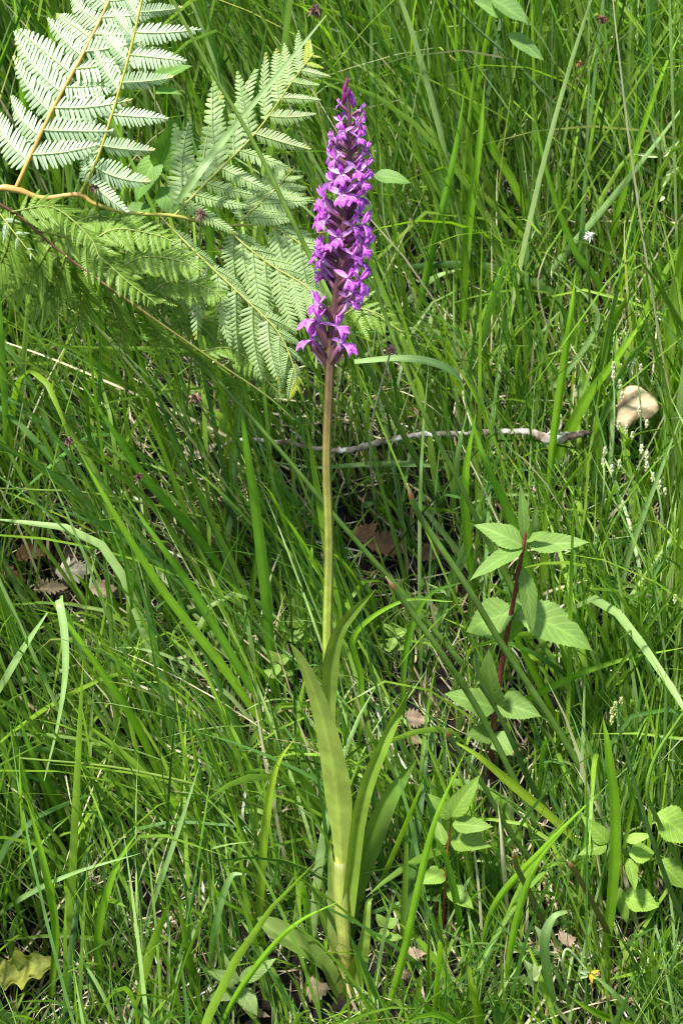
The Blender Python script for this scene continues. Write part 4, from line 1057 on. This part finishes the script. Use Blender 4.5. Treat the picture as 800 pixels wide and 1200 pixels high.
BARE = [(gp(170, 1120), .055, .25), (gp(60, 1160), .04, .5), (gp(230, 470), .11, .3), (gp(445, 660), .05, .4), (gp(60, 690), .05, .4), (gp(170, 640), .04, .6), (gp(560, 980), .035, .5)]
def dens(X, Y):
    d = np.ones_like(X)
    for c, r, f in BARE:
        d *= 1 - (1 - f) * np.exp(-((X - c[0]) ** 2 + (Y - c[1]) ** 2) / r ** 2)
    d *= .75 + .5 * (np.sin(23 * X + 4) * np.sin(17 * Y + 1) * .5 + .5)
    d *= np.interp(Y, [-.3, .15, .5], [1.15, 1, .72])
    far = np.clip((np.abs(X) - .5) / .3, 0, .8)
    return d * (1 - far)

def build_grass():
    VIV = ((.19, .31, .04), (.228, .38, .028)); MID = ((.14, .23, .035), (.15, .275, .025)); DRK = ((.065, .135, .025), (.055, .145, .018)); BLU = ((.12, .22, .055), (.13, .28, .06)); PAL = ((.27, .36, .12), (.32, .47, .15)); STR = ((.45, .40, .24), (.60, .53, .34)); BRN = ((.28, .2, .11), (.40, .30, .18))
    A = (-.95, .95, -.32, 1.15)
    back = lambda Y: np.interp(Y, [-.3, 0, .15, .45, .8], [.80, .88, 1.0, 1.3, 1.55])
    blade_field('fine_grass', 62000, 'fine green grass covering the whole bank', 7, 2,
        lambda g, X, Y, n: g.lognormal(math.log(.155), .40, n) * back(Y), lambda g, n: g.uniform(.0012, .0031, n),
        [(4, *MID), (3.6, *VIV), (2.4, *DRK), (2, *BLU), (2.2, *PAL), (.6, *STR)], M_GRASS, A, th=(.03, .74), bend=(-.15, .8), seed=3, density=dens)
    blade_field('broad_grass', 22000, 'broader bright grass blades among the fine grass', 9, 3,
        lambda g, X, Y, n: g.lognormal(math.log(.215), .35, n) * back(Y), lambda g, n: np.minimum(g.lognormal(math.log(.0038), .34, n), .0070),
        [(4, *VIV), (4, *MID), (1.2, *PAL), (1, *BLU), (1.4, *DRK)], M_WIDE, A, th=(.03, .6), bend=(-.15, .95), seed=5, density=dens, kink=.15)
    blade_field('dry_grass', 21000, 'bleached straw and dead blades matted near the soil', 8, 2,
        lambda g, X, Y, n: g.lognormal(math.log(.07), .45, n), lambda g, n: g.uniform(.0006, .0022, n),
        [(4, *STR), (2, *BRN), (1, (.6, .57, .45), (.68, .65, .55))], M_STRAW, A, litter=True, seed=8, clump=False)
    blade_field('dry_stems', 2200, 'thin dry stems scattered through the grass', 8, 2,
        lambda g, X, Y, n: g.lognormal(math.log(.13), .35, n) * back(Y), lambda g, n: g.uniform(.0007, .0016, n),
        [(4, *STR), (1, *BRN)], M_STRAW, A, th=(.2, 1.3), bend=(-.3, 1.2), seed=12, clump=False, lean=.5)
    # low creeping leaflets
    g = np.random.default_rng(21); mb = MB()
    for k in range(1500):
        x, y = g.uniform(-.8, .8), g.uniform(-.3, .9)
        if g.random() < .3: pass
        z = float(gz(x, y)) + g.uniform(.006, .035)
        a = g.uniform(0, 6.28); l = g.uniform(.005, .011)
        d = np.array([math.cos(a), math.sin(a), .8 * math.sin(a) + g.uniform(-.3, .4)]); d /= np.linalg.norm(d)
        n_ = np.array([g.normal(0, .25), -.6 + g.normal(0, .25), .8]); s = np.cross(d, n_); s /= np.linalg.norm(s); n_ = np.cross(s, d)
        t = np.array([0, .25, .6, .9, 1.0])[:, None, None]; w = np.array([.1, .7, 1, .6, .1])[:, None, None] * l * .33
        u = np.array([-1, 0, 1])[None, :, None]
        G = np.array([x, y, z]) + t * l * d + u * w * s + np.abs(u) * w * .3 * n_
        q = proj(np.array([[x, y, z]]))
        i, j = int(q[1][0] / CELL), int(q[0][0] / CELL)
        if 0 <= i < 320 and 0 <= j < 220 and KD[i, j] > 0 and q[2][0] < KD[i, j]: continue
        mb.grid(G, np.array((.14, .25, .06)) * g.uniform(.7, 1.4))
    o = link('ground_cover', mb.mesh('ground_cover'), None, M_HERB)
    tag(o, 'tiny green leaflets creeping between the grass', 'ground cover', kind='stuff')
build_grass()
